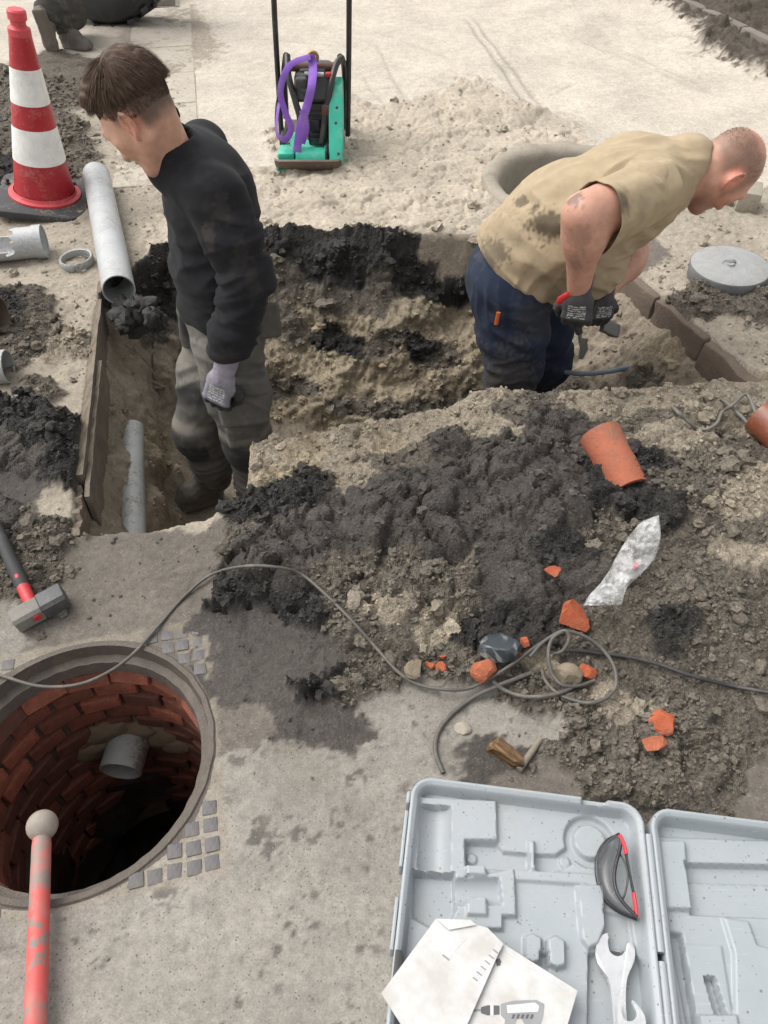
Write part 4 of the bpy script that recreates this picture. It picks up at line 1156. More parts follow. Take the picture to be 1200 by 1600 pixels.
t = NT('dark_flint'); nn = t.noise(9, 5, .65, dist=1.0); t.set(Base_Color=t.mix(t.ramp(nn, [(.50, 0), (.66, 1)]), (.028, .036, .042), (.36, .37, .34)), Roughness=t.ramp(nn, [(.4, .25), (.7, .7)]), Normal=t.bump(nn, .4, .005)); M_flint = t.m
shard(335, 755, 136, 112, 31, 'dark blue grey stone with a white face among the brick pieces', M_flint, 'stone', 'stone', .95, 6, None)
M_tanst = worn('tan_stone', (.22, .18, .125), .9, dirt=(.1, .085, .07), amount=.6, scale=30, bump=.8)
shard(55, 828, 62, 74, 32, 'tan lump of rock left of the tiny brick bits', M_tanst, 'stone', 'stone', .9, 4, None)
shard(550, 848, 90, 80, 33, 'brown earthy stone inside the coil of cable', M_tanst, 'stone', 'stone', .9, 4, None)
shard(213, 1022, 56, 44, 34, 'pale flat stone on the concrete above the tool case', M_conc, 'stone', 'stone', .5, 5, None)
# rotten wood piece
def wood_piece():
    t = NT('rotten_wood'); mp = t.n('ShaderNodeMapping'); mp.inputs['Scale'].default_value = (8, 60, 60); t.l(t.coord(), mp.inputs['Vector'])
    n_ = t.noise(1.6, 5, .7, mp.outputs[0]); t.set(Base_Color=t.ramp(n_, [(.35, (.022, .014, .008)), (.52, (.14, .075, .028)), (.7, (.36, .22, .09))]), Roughness=.7, Normal=t.bump(n_, .8, .006))
    bm = bmesh.new(); lump(bm, (0, 0, 0), (.062, .026, .024), 77, 4, .35, 2.4, None, 5)
    a, b = onground(758, 1160), onground(806, 1200)
    o = bm_obj('wood_piece', bm, t.m, None, smooth=.6, loc=(a + b) / 2 + V((0, 0, .016))); o.rotation_euler = (.2, 0, math.atan2((b - a).y, (b - a).x))
    tag(o, 'splintered brown piece of wood lying above the tool case', 'wood')
wood_piece()
# ------------------------------------------------------------------ cables
M_cable = worn('grey_cable', (.088, .080, .070), .6, dirt=(.22, .19, .155), amount=.8, scale=40, bump=.2)
M_cablek = worn('black_cable', (.032, .031, .030), .55, dirt=(.15, .13, .11), amount=.6, scale=40, bump=.2)
def cable(pix, r, mat, label, name='cable', cat='cable', lifts=None, n=7):
    pts = []
    for k, (u, v) in enumerate(pix):
        p = onground(u, v)
        over = math.hypot(p.x - MH.x, p.y - MH.y) < MH_R + .03
        z = (.006 if over else gzmax(p.x, p.y, .012)) + r + (lifts[k] if lifts else 0)
        pts.append(G(u, v, z))
    bm = bmesh.new(); add_tube(bm, spline(pts, n), r, 8)
    return tag(bm_obj(name, bm, mat, None, smooth=1), label, cat)
cable([(-40, 1046), (0, 1055), (60, 1072), (120, 1070), (170, 1050), (210, 1020), (250, 975), (290, 930), (330, 898), (380, 885), (430, 886), (470, 897), (510, 930), (550, 970), (590, 1015), (620, 1048), (650, 1068), (690, 1077), (730, 1076), (765, 1060), (800, 1038), (835, 1012), (862, 994)],
      .0043, M_cable, 'long grey cable running from across the manhole over the mud to the coil')
cable([z7(*q) for q in ((430, 800), (470, 755), (520, 722), (548, 716), (556, 745), (535, 780), (505, 790))], .0045, M_cable, 'short bent end of cable at the top of the coil', lifts=[0, .01, .03, .035, .03, .015, 0])
cable([z7(*q) for q in ((640, 875), (590, 892), (540, 892), (505, 860), (490, 800), (500, 745), (540, 718), (600, 730), (660, 770), (702, 830), (708, 890), (680, 930), (630, 948), (580, 942), (520, 918), (480, 875), (470, 838))], .0046, M_cable, 'grey cable coiled in loops below the largest brick piece', lifts=[0, .008, .012, .015, .02, .025, .03, .028, .02, .014, .01, .006, .004, 0, 0, 0, 0])
cable([z7(*q) for q in ((310, 878), (345, 905), (400, 925), (460, 928), (530, 915), (580, 885), (588, 840))], .0048, M_cable, 'grey cable looping out to the left under the coil', lifts=[0, 0, 0, .004, .008, .01, .004])
cable([z7(*q) for q in ((150, 1175), (128, 1120), (125, 1075), (140, 1030), (180, 982), (245, 932), (320, 895), (380, 872), (432, 852))], .0055, M_cable, 'thicker grey cable curving from the tool case up to the coil')
cable([z7(*q) for q in ((540, 778), (600, 780), (650, 787), (750, 800), (850, 824), (950, 860), (1080, 892), (1210, 916))], .0052, M_cablek, 'straight black cable running right from the coil to the edge')
cable([z7(*q) for q in ((395, 1165), (430, 1115), (466, 1064))], .0075, worn('grey_stick', (.22, .19, .15), .8, bump=.6, scale=50), 'short grey stick leaning beside the piece of wood', 'stick', 'stick')
def z9(x, y): return (900 + x * .25, 560 + y * .25)
M_wire = worn('thick_wire', (.15, .145, .13), .6, dirt=(.25, .22, .18), amount=.6, scale=40)
cable([z9(*q) for q in ((1145, 410), (1110, 310), (1075, 235), (1040, 232), (980, 290), (915, 335), (880, 405), (820, 442), (760, 438), (690, 385), (610, 310), (562, 250), (590, 222), (700, 222), (840, 228), (920, 262), (1010, 340), (1090, 425))], .0055, M_wire, 'looped piece of thick grey wire on the sand bank at right', 'wire', 'wire', lifts=[.0, .02, .03, .03, .025, .014, .004, 0, 0, 0, .004, .008, .01, .008, .008, .008, .004, 0])
# ------------------------------------------------------------------ plastic bag
def bag():
    out = [z7(*q) for q in ((846, 342), (855, 402), (836, 480), (790, 530), (742, 572), (726, 628), (660, 630), (600, 634), (622, 598), (672, 545), (715, 465), (760, 392), (800, 358))]
    ax0, ax1 = z7(835, 345), z7(655, 632)
    nU, nV = 64, 26
    # left and right borders from tip to foot
    lf = [z7(*q) for q in ((842, 342), (790, 362), (745, 415), (715, 465), (690, 515), (660, 560), (622, 600), (600, 634))]
    rt = [z7(*q) for q in ((848, 342), (854, 400), (848, 445), (832, 485), (790, 532), (745, 572), (735, 600), (726, 630))]
    def samp(l, t):
        x = t * (len(l) - 1); i = min(int(x), len(l) - 2); f = x - i
        return (l[i][0] * (1 - f) + l[i + 1][0] * f, l[i][1] * (1 - f) + l[i + 1][1] * f)
    verts, faces = [], []
    for side in (1, -1):
        for a in range(nU + 1):
            for b in range(nV + 1):
                t_, s_ = a / nU, b / nV
                l, r = samp(lf, t_), samp(rt, t_)
                u, v = l[0] * (1 - s_) + r[0] * s_, l[1] * (1 - s_) + r[1] * s_
                p = onground(u, v)
                zb = .03 + gzmax(p.x, p.y, .05) * .9
                puff = .026 * math.sin(math.pi * s_) ** .6 * (math.sin(math.pi * min(1, t_ * 1.1)) ** .5 if t_ < .9 else .55)
                cr_ = 1 - abs(float(nz1(u * .035 + 3, v * .05, side * 3, 61))) * 2.4
                cr2 = abs(float(nz1(u * .10, v * .08, side * 5, 62)))
                z = zb + side * puff * .7 + (.013 * cr_ - .012 * cr2) * math.sin(math.pi * s_) ** .3
                q = G(u, v, z)
                verts.append(q)
        base = 0 if side == 1 else (nU + 1) * (nV + 1)
        for a in range(nU):
            for b in range(nV):
                i = base + a * (nV + 1) + b
                f = (i, i + 1, i + nV + 2, i + nV + 1)
                faces.append(f if side == 1 else f[::-1])
    t = NT('clear_plastic_film')
    n_ = t.noise(22, 4); n3 = t.noise(60, 3)
    t.set(Base_Color=t.mix(t.ramp(n_, [(.45, 0), (.6, 1)]), (.80, .80, .80), (.62, .60, .57)), Roughness=.16, Specular_IOR_Level=.6)
    t.set(Alpha=t.ramp(n_, [(.40, .46), (.60, .16)]), Normal=t.bump(n3, .12, .003))
    o = mesh_obj('plastic_bag', verts, faces, t.m)
    tag(o, 'crumpled clear plastic bag lying on the dark soil', 'plastic bag')
    c0 = onground(*z7(772, 503))
    bm = bmesh.new(); add_box(bm, (0, 0, 0), (.030, .008, .0015), rot=Euler((.1, .1, .95)))
    q = bm_obj('red_print', bm, worn('red_print', (.55, .03, .07), .5), o, loc=G(*z7(772, 503), c0.z + .062))
bag()
# ------------------------------------------------------------------ open tool case
CO = V((.060, .672, 0)); CT = math.radians(-7.5)
cex, cey = V((math.cos(CT), math.sin(CT), 0)), V((math.sin(CT), -math.cos(CT), 0))
def z8(x, y): return (580 + x * .51667, 1180 + y * .51667)
def C8(x, y, z=.035):
    p = G(*z8(x, y), z) - CO
    return (p.dot(cex), p.dot(cey))
def cpoly(pts, z=.035): return [C8(x, y, z) for x, y in pts]
M_case = NT('grey_case_plastic')
n1 = M_case.noise(7, 5, .65); n2 = M_case.noise(70, 4, .7); n3 = M_case.noise(320, 2, .6)
vr = M_case.n('ShaderNodeTexVoronoi', i_Scale=55.0); M_case.l(M_case.coord(), vr.inputs['Vector'])
sc_ = M_case.n('ShaderNodeSeparateColor'); M_case.l(vr.outputs['Color'], sc_.inputs[0])
speck = M_case.math('MULTIPLY', M_case.math('LESS_THAN', M_case.math('ADD', vr.outputs['Distance'], M_case.math('MULTIPLY', n2, .15)), .20), M_case.math('GREATER_THAN', sc_.outputs[0], .60))
cc_ = M_case.mix(M_case.ramp(n1, [(.3, 0), (.7, 1)]), (.285, .312, .330), (.325, .352, .370))
cc_ = M_case.mix(M_case.math('MULTIPLY', M_case.ramp(M_case.mix(.4, n1, n2), [(.50, 0), (.64, 1)]), .30), cc_, (.27, .26, .235))
cc_ = M_case.mix(M_case.math('MULTIPLY', speck, .8), cc_, (.12, .11, .10))
v3 = M_case.n('ShaderNodeTexVoronoi', i_Scale=130.0); M_case.l(M_case.coord(), v3.inputs['Vector'])
s3 = M_case.n('ShaderNodeSeparateColor'); M_case.l(v3.outputs['Color'], s3.inputs[0])
cc_ = M_case.mix(M_case.math('MULTIPLY', M_case.math('MULTIPLY', M_case.math('LESS_THAN', v3.outputs['Distance'], .22), M_case.math('GREATER_THAN', s3.outputs[1], .80)), .55), cc_, (.16, .145, .12))
scr = M_case.n('ShaderNodeMapping'); scr.inputs['Scale'].default_value = (9, 160, 9); scr.inputs['Rotation'].default_value = (0, 0, .7); M_case.l(M_case.coord(), scr.inputs['Vector'])
ns = M_case.noise(2.2, 3, .6, scr.outputs[0])
cc_ = M_case.mix(M_case.math('MULTIPLY', M_case.ramp(ns, [(.66, 0), (.70, 1)]), .25), cc_, (.55, .57, .58))
M_case.set(Base_Color=cc_, Roughness=M_case.ramp(n1, [(.3, .38), (.7, .52)]), Normal=M_case.bump(n3, .06, .002)); M_case = M_case.m
case = empty('tool_case', CO, (0, 0, 0))
def tray(name, a0, wa, lb, feats, rim=.070, floor_=.032, rad=.045, step=.0022):
    na, nb_ = int(wa / step), int(lb / step)
    a = np.linspace(-.003, wa + .003, na); b = np.linspace(-.003, lb + .003, nb_)
    A, B = np.meshgrid(a, b); A, B = A.ravel(), B.ravel()
    qx, qy = np.abs(A - wa / 2) - (wa / 2 - rad), np.abs(B - lb / 2) - (lb / 2 - rad)
    d = -(np.hypot(np.maximum(qx, 0), np.maximum(qy, 0)) + np.minimum(np.maximum(qx, qy), 0) - rad)
    g = [np.gradient(d.reshape(nb_, na), b, a)[k].ravel() for k in (1, 0)]
    z = np.full(A.shape, floor_)
    for f in feats:
        kind, lev, soft = f[0], f[1], f[2]
        if kind == 'poly':
            s = in_poly(A + a0, B, f[3]); w = sstep(-soft, soft, s); z = z * (1 - w) + lev * w
        elif kind == 'disc':
            s = f[4] - np.hypot(A + a0 - f[3][0], B - f[3][1]); w = sstep(-soft, soft, s); z = z * (1 - w) + lev * w
        elif kind == 'groove':
            (x0, y0), (x1, y1), r = f[3], f[4], f[5]
            L = math.hypot(x1 - x0, y1 - y0); ux, uy = (x1 - x0) / L, (y1 - y0) / L
            s = (A + a0 - x0) * ux + (B - y0) * uy; c = -(A + a0 - x0) * uy + (B - y0) * ux
            cut = lev - np.sqrt(np.maximum(r * r - c * c, 0)) * f[6]
            w = sstep(-.002, .002, s) * sstep(L + .002, L - .002, s) * (np.abs(c) < r)
            z = np.where(w > 0, np.minimum(z, z * (1 - w) + cut * w), z)
    z = z * sstep(.013, .024, d) + (rim - .004) * (1 - sstep(.013, .024, d))
    z = z + .004 * (sstep(.0, .002, d) - sstep(.009, .011, d))
    if name == 'lower_tray':
        nt = sstep(-.003, .003, in_poly(A + a0, B, cpoly([(638, 92), (708, 96), (712, 152), (636, 148)], .06)))
        z = z * (1 - nt) + .052 * nt
    out = d < 0
    keep = d > -.0045
    A2 = np.where(out, A - g[0] * d, A); B2 = np.where(out, B - g[1] * d, B)
    z = np.where(out, 0.004, np.where(d < .0022, np.minimum(z, rim - .003), z))
    idx = np.arange(na * nb_).reshape(nb_, na)
    F_ = np.stack([idx[:-1, :-1], idx[1:, :-1], idx[1:, 1:], idx[:-1, 1:]], -1).reshape(-1, 4)
    F_ = F_[keep[F_].all(1)]
    uniq, inv = np.unique(F_, return_inverse=True)
    P = np.stack([(A2 + a0) * cex.x + B2 * cey.x, (A2 + a0) * cex.y + B2 * cey.y, z], -1)[uniq]
    o = mesh_obj(name, P, inv.reshape(-1, 4), M_case, case)
    o.data.set_sharp_from_angle(angle=1.0)
    return o
def zr(n): return n * .51667 / 745 * .98      # crop pixels to metres at the tray
L_feats = [
 ('poly', .046, .003, cpoly([(150, 130), (378, 142), (381, 262), (283, 262), (284, 374), (432, 345), (438, 490), (396, 490), (396, 530), (250, 530), (125, 400), (130, 160)])),
 ('groove', .052, 0, C8(194, 158), C8(188, 352), zr(50), .95),
 ('poly', .014, .004, cpoly([(126, 356), (250, 362), (256, 470), (215, 535), (126, 490)])),
 ('groove', .050, 0, C8(236, 418), C8(390, 416), zr(38), .9),
 ('poly', .054, .003, cpoly([(284, 322), (344, 322), (346, 370), (284, 370)])),
 ('poly', .054, .003, cpoly([(287, 436), (347, 436), (348, 492), (287, 490)])),
 ('poly', .020, .003, cpoly([(286, 264), (382, 268), (400, 290), (480, 298), (560, 300), (605, 268), (640, 300), (600, 335), (540, 355), (430, 345), (286, 338)])),
 ('disc', .020, .004, C8(662, 260), zr(74)), ('disc', .036, .003, C8(662, 260), zr(49)),
 ('disc', .026, .002, C8(306, 308), zr(15)), ('disc', .026, .002, C8(588, 318), zr(16)),
 ('poly', .046, .003, cpoly([(474, 262), (492, 262), (494, 330), (500, 366), (480, 366)])),
 ('poly', .040, .003, cpoly([(430, 345), (690, 362), (690, 396), (436, 380)])),
 ('poly', .048, .003, cpoly([(620, 396), (700, 396), (706, 520), (685, 575), (655, 588), (634, 560)])),
 ('poly', .050, .003, cpoly([(462, 552), (485, 542), (512, 555), (512, 625), (488, 634), (462, 622)])),
 ('poly', .050, .003, cpoly([(530, 560), (555, 548), (584, 566), (584, 640), (560, 648), (532, 634)])),
 ('poly', .020, .003, cpoly([(508, 600), (534, 600), (534, 650), (508, 648)])),
 ('poly', .014, .003, cpoly([(660, 600), (712, 590), (800, 600), (826, 640), (860, 1000), (655, 1000)])),
 ('poly', .022, .003, cpoly([(700, 470), (785, 490), (800, 590), (715, 585)])),
]
tray('lower_tray', 0.0, .475, .56, L_feats)
R_feats = [
 ('poly', .024, .003, cpoly([(870, 192), (1400, 200), (1400, 262), (880, 245)])),
 ('poly', .046, .003, cpoly([(835, 262), (945, 262), (966, 470), (890, 468)])),
 ('poly', .012, .003, cpoly([(945, 326), (1400, 336), (1400, 392), (955, 380)])),
 ('poly', .020, .003, cpoly([(955, 380), (1400, 392), (1400, 500), (968, 480)])),
 ('poly', .042, .003, cpoly([(1062, 492), (1140, 505), (1165, 575), (1400, 640), (1400, 900), (1100, 900), (1095, 600)])),
 ('poly', .012, .004, cpoly([(906, 535), (940, 540), (992, 820), (960, 820)])),
 ('poly', .036, .003, cpoly([(945, 572), (1060, 576), (1112, 900), (1000, 900)])),
 ('poly', .012, .002, cpoly([(1006, 670), (1040, 672), (1074, 785), (1040, 785)])),
 ('poly', .050, .003, cpoly([(985, 788), (1100, 788), (1112, 860), (990, 860)])),
]
tray('lid', .487, .475, .56, R_feats, rim=.066)
def cw_(a, b, z): q = cex * a + cey * b; return V((q.x, q.y, z))
for k, (b0, b1) in enumerate(((.06, .27), (.285, .50))):
    bm = bmesh.new(); add_tube(bm, [cw_(.481, b0, .060), cw_(.481, b1, .060)], .0085, 14); bm_obj('hinge', bm, M_case, case, smooth=1)
for k, (b0, b1) in enumerate(((.035, .060), (.075, .185), (.24, .33))):
    bm = bmesh.new(); add_box(bm, cw_(-.0035, (b0 + b1) / 2, .040), (.007, b1 - b0, .052), rot=Euler((0, 0, CT)), bevel=.002); bm_obj('latch', bm, M_case, case, smooth=.6)
bm = bmesh.new(); add_prism(bm, [(0, 0), (.012, .0), (.016, .01), (.016, .05), (.012, .06), (0, .06)], .0, .010, Matrix.Translation(cw_(.004, .33, .0655)) @ Matrix.Rotation(CT, 4, 'Z') @ Matrix.Scale(-1, 4, (0, 1, 0)), bevel=.002)
bm_obj('catch', bm, worn('black_plastic', (.03, .03, .03), .5), case, smooth=.5)
tag(case, 'open grey moulded plastic tool case in the lower right corner', 'tool case')

# papers on the case
M_paper = NT('paper'); nn = M_paper.noise(14, 5, .6)
M_paper.set(Base_Color=M_paper.mix(M_paper.ramp(nn, [(.45, 0), (.62, 1)]), (.52, .515, .505), (.43, .41, .385)), Roughness=.75, Normal=M_paper.bump(M_paper.noise(30, 3), .12, .003)); M_paper = M_paper.m
def ink(n, v): return worn('ink_' + n, (v, v, v * 1.02), .8, amount=.0, bump=0, var=.15)
M_ink, M_inkl, M_inkm = ink('dark', .09), ink('pale', .50), ink('mid', .24)
def sheet(name, pts, z, th, mat, parent=None, tilt=None):
    bm = bmesh.new(); zf = tilt or (lambda u, v: z)
    ws = [G(*z8(x, y), zf(x, y)) for x, y in pts]
    top = [bm.verts.new(p) for p in ws]; bot = [bm.verts.new(p - V((0, 0, th))) for p in ws]
    n_ = len(ws)
    bm.faces.new(top); bm.faces.new(bot[::-1])
    for k in range(n_): bm.faces.new((top[k], top[(k + 1) % n_], bot[(k + 1) % n_], bot[k]))
    return bm_obj(name, bm, mat, parent)
zA = lambda x, y: .074 + .004 * (y - 500) / 400
bk = sheet('manual', [(402, 572), (624, 712), (560, 930), (180, 1000), (120, 800), (250, 600)], 0, .004, M_paper, None, zA)
tag(bk, 'white printed manual with a drawing of a drill in the tool case', 'manual')
zp = lambda x, y: zA(x, y) + .0006
def print_(name, pts, mat, par=bk, zf=zp): return sheet(name, pts, 0, .0004, mat, par, zf)
print_('printed_line', [(410, 590), (590, 706), (586, 711), (406, 594)], M_inkl)
drill = [(392, 752), (430, 742), (500, 740), (524, 752), (520, 790), (508, 830), (470, 830), (455, 796), (440, 800), (425, 860), (395, 860), (405, 800), (392, 786)]
print_('printed_drill', drill, M_inkm)
print_('printed_drill_shell', [(410, 756), (495, 748), (508, 758), (504, 776), (412, 780)], M_inkl, zf=lambda x, y: zp(x, y) + .0005)
for k in range(5): print_('printed_drill_vent', [(428 + 14 * k, 784), (436 + 14 * k, 783), (432 + 14 * k, 796), (424 + 14 * k, 797)], M_ink, zf=lambda x, y: zp(x, y) + .0005)
print_('printed_drill_chuck', [(332, 762), (352, 756), (388, 757), (388, 784), (352, 787), (332, 780)], M_ink)
print_('printed_drill_bit', [(306, 769), (332, 767), (332, 774), (306, 776)], M_inkm)
print_('printed_drill_ring', [(360, 755), (370, 755), (370, 788), (360, 788)], M_inkl, zf=lambda x, y: zp(x, y) + .0005)
print_('printed_mark', [(376, 618), (388, 614), (394, 624), (390, 636), (380, 638)], M_ink)
zB = lambda x, y: .083 + .006 * (y - 500) / 400
fld = sheet('folded_leaflet', [(30, 720), (196, 494), (300, 498), (316, 512), (352, 522), (400, 570), (380, 610), (290, 815), (200, 960), (100, 830)], 0, .003, M_paper, None, zB)
tag(fld, 'creased white folded leaflet lying over the manual', 'leaflet')
zp2 = lambda x, y: zB(x, y) + .0006
sheet('fold_flap', [(196, 494), (300, 498), (318, 513), (235, 528)], 0, .0012, M_paper, fld, lambda x, y: zB(x, y) + .0045)
for k in range(13):
    sheet('printed_text', [(225 + 4.0 * k, 600 - 4.4 * k), (229 + 4.0 * k, 598 - 4.4 * k), (238 + 4.0 * k, 610 - 4.4 * k), (234 + 4.0 * k, 612 - 4.4 * k)], 0, .0004, M_inkl, fld, zp2)
for k in range(18):
    sheet('printed_text', [(305 + 4.1 * k, 672 - 5.6 * k), (309 + 4.1 * k, 670 - 5.6 * k), (324 + 4.1 * k, 682 - 5.6 * k), (320 + 4.1 * k, 684 - 5.6 * k)], 0, .0004, M_inkl if k % 3 else M_inkm, fld, zp2)
sheet('printed_text', [(214, 605), (218, 602), (238, 618), (234, 622)], 0, .0004, M_inkm, fld, zp2)

# spanners
M_chrome = worn('satin_chrome', (.52, .53, .54), .34, dirt=(.3, .28, .25), amount=.35, scale=40, metallic=.35, bump=.03, spec=.8)
def spanner(name, pts, z, th, label, tilt=0, bev=.0016):
    bm = bmesh.new()
    ws = [G(*z8(x, y), z) for x, y in pts]; c = sum(ws, V()) / len(ws)
    add_prism(bm, [((p - c).x, (p - c).y) for p in ws][::-1], -th / 2, th / 2, bevel=bev)
    o = bm_obj(name, bm, M_chrome, None, smooth=.6, loc=c); o.rotation_euler = (tilt, 0, 0)
    return tag(o, label, 'spanner'), c
def smooth_poly(pts, n=3):
    q = [V((x, y, 0)) for x, y in pts]; m_ = len(q); out = []
    for i in range(m_):
        p0, p1, p2, p3 = q[i - 1], q[i], q[(i + 1) % m_], q[(i + 2) % m_]
        for k in range(n):
            t_ = k / n
            r = .5 * (2 * p1 + (p2 - p0) * t_ + (2 * p0 - 5 * p1 + 4 * p2 - p3) * t_**2 + (3 * p1 - p0 - 3 * p2 + p3) * t_**3); out.append((r.x, r.y))
    return out
sp, sc0 = spanner('spanner', smooth_poly([(702, 543), (717, 541), (713, 578), (722, 602), (745, 613), (766, 601), (773, 570), (792, 572), (796, 622), (780, 655), (770, 690), (768, 760), (776, 850), (790, 960), (742, 960), (734, 850), (722, 700), (708, 665), (684, 632), (677, 592), (688, 556)]), .040, .010, 'open ended steel spanner lying in the right side of the tool case', -.02)
spanner('spanner', smooth_poly([(788, 742), (808, 762), (827, 795), (826, 840), (800, 880), (810, 980), (760, 980), (762, 880), (746, 840), (744, 760), (752, 756), (760, 795), (778, 806), (795, 800), (801, 782), (792, 760)]), .060, .009, 'smaller spanner jaw overlapping the larger spanner at the bottom edge', 0, 0)

# safety glasses
sg = empty('safety_glasses', G(*z8(745, 370), .04)); so = sg.location.copy()
def S8(x, y, z): return G(*z8(x, y), z) - so
M_gblack = worn('glasses_black', (.022, .022, .024), .35, dirt=(.25, .22, .18), amount=.25, scale=50)
M_gred = worn('glasses_red', (.62, .03, .045), .35, dirt=(.3, .2, .18), amount=.2, scale=50)
t = NT('smoked_lens'); t.set(Base_Color=(.075, .075, .08), Roughness=.1, Alpha=.66, Normal=t.bump(t.noise(60, 3), .05, .002)); M_lens = t.m
left = [(752, 240), (712, 262), (688, 300), (682, 345), (690, 395), (712, 440), (750, 472), (803, 494)]
right = [(756, 248), (752, 285), (740, 330), (735, 370), (742, 410), (762, 445), (785, 470), (803, 490)]
nL = 24
lp = spline([S8(x, y, .042) for x, y in left], 4); rp = spline([S8(x, y, .078) for x, y in right], 4)
bm = bmesh.new(); rows = []
for a, b in zip(lp, rp):
    rows.append([bm.verts.new(a.lerp(b, s_ / 8) + V((-.012 * math.sin(math.pi * s_ / 8), 0, .010 * math.sin(math.pi * s_ / 8)))) for s_ in range(9)])
for r0, r1 in zip(rows, rows[1:]):
    for k in range(8): bm.faces.new((r0[k], r0[k + 1], r1[k + 1], r1[k]))
bm_obj('lens', bm, M_lens, sg, smooth=4)
bm = bmesh.new(); add_tube(bm, lp, .0045, 8); bm_obj('lower_frame', bm, M_gblack, sg, smooth=1)
bm = bmesh.new(); add_tube(bm, rp, .0035, 8); bm_obj('brow_bar', bm, M_gblack, sg, smooth=1)
arm = spline([S8(x, y, z) for x, y, z in ((752, 244, .075), (766, 275, .082), (776, 330, .084), (788, 390, .084), (797, 440, .080), (803, 490, .074))], 4)
bm = bmesh.new(); add_tube(bm, arm, .0045, 8, flat=.6); bm_obj('temple_arm', bm, M_gblack, sg, smooth=1)
for seg, nm in ((arm[0:7], 'red_tip'), (arm[14:], 'red_tip')):
    bm = bmesh.new(); add_tube(bm, seg, .0056, 8, flat=.7); bm_obj(nm, bm, M_gred, sg, smooth=1)
bm = bmesh.new(); add_tube(bm, spline([S8(x, y, z) for x, y, z in ((742, 285, .070), (765, 320, .074), (776, 360, .074), (770, 410, .070), (756, 446, .062))], 4), .0028, 8, flat=.7); bm_obj('temple_arm', bm, M_enggrey, sg, smooth=1)
bm = bmesh.new(); add_box(bm, S8(734, 417, .066), (.008, .002, .002), rot=Euler((0, 0, .8))); bm_obj('white_mark', bm, M_cwhite, sg)
tag(sg, 'dark safety glasses with red arm tips resting in the tool case', 'safety glasses')
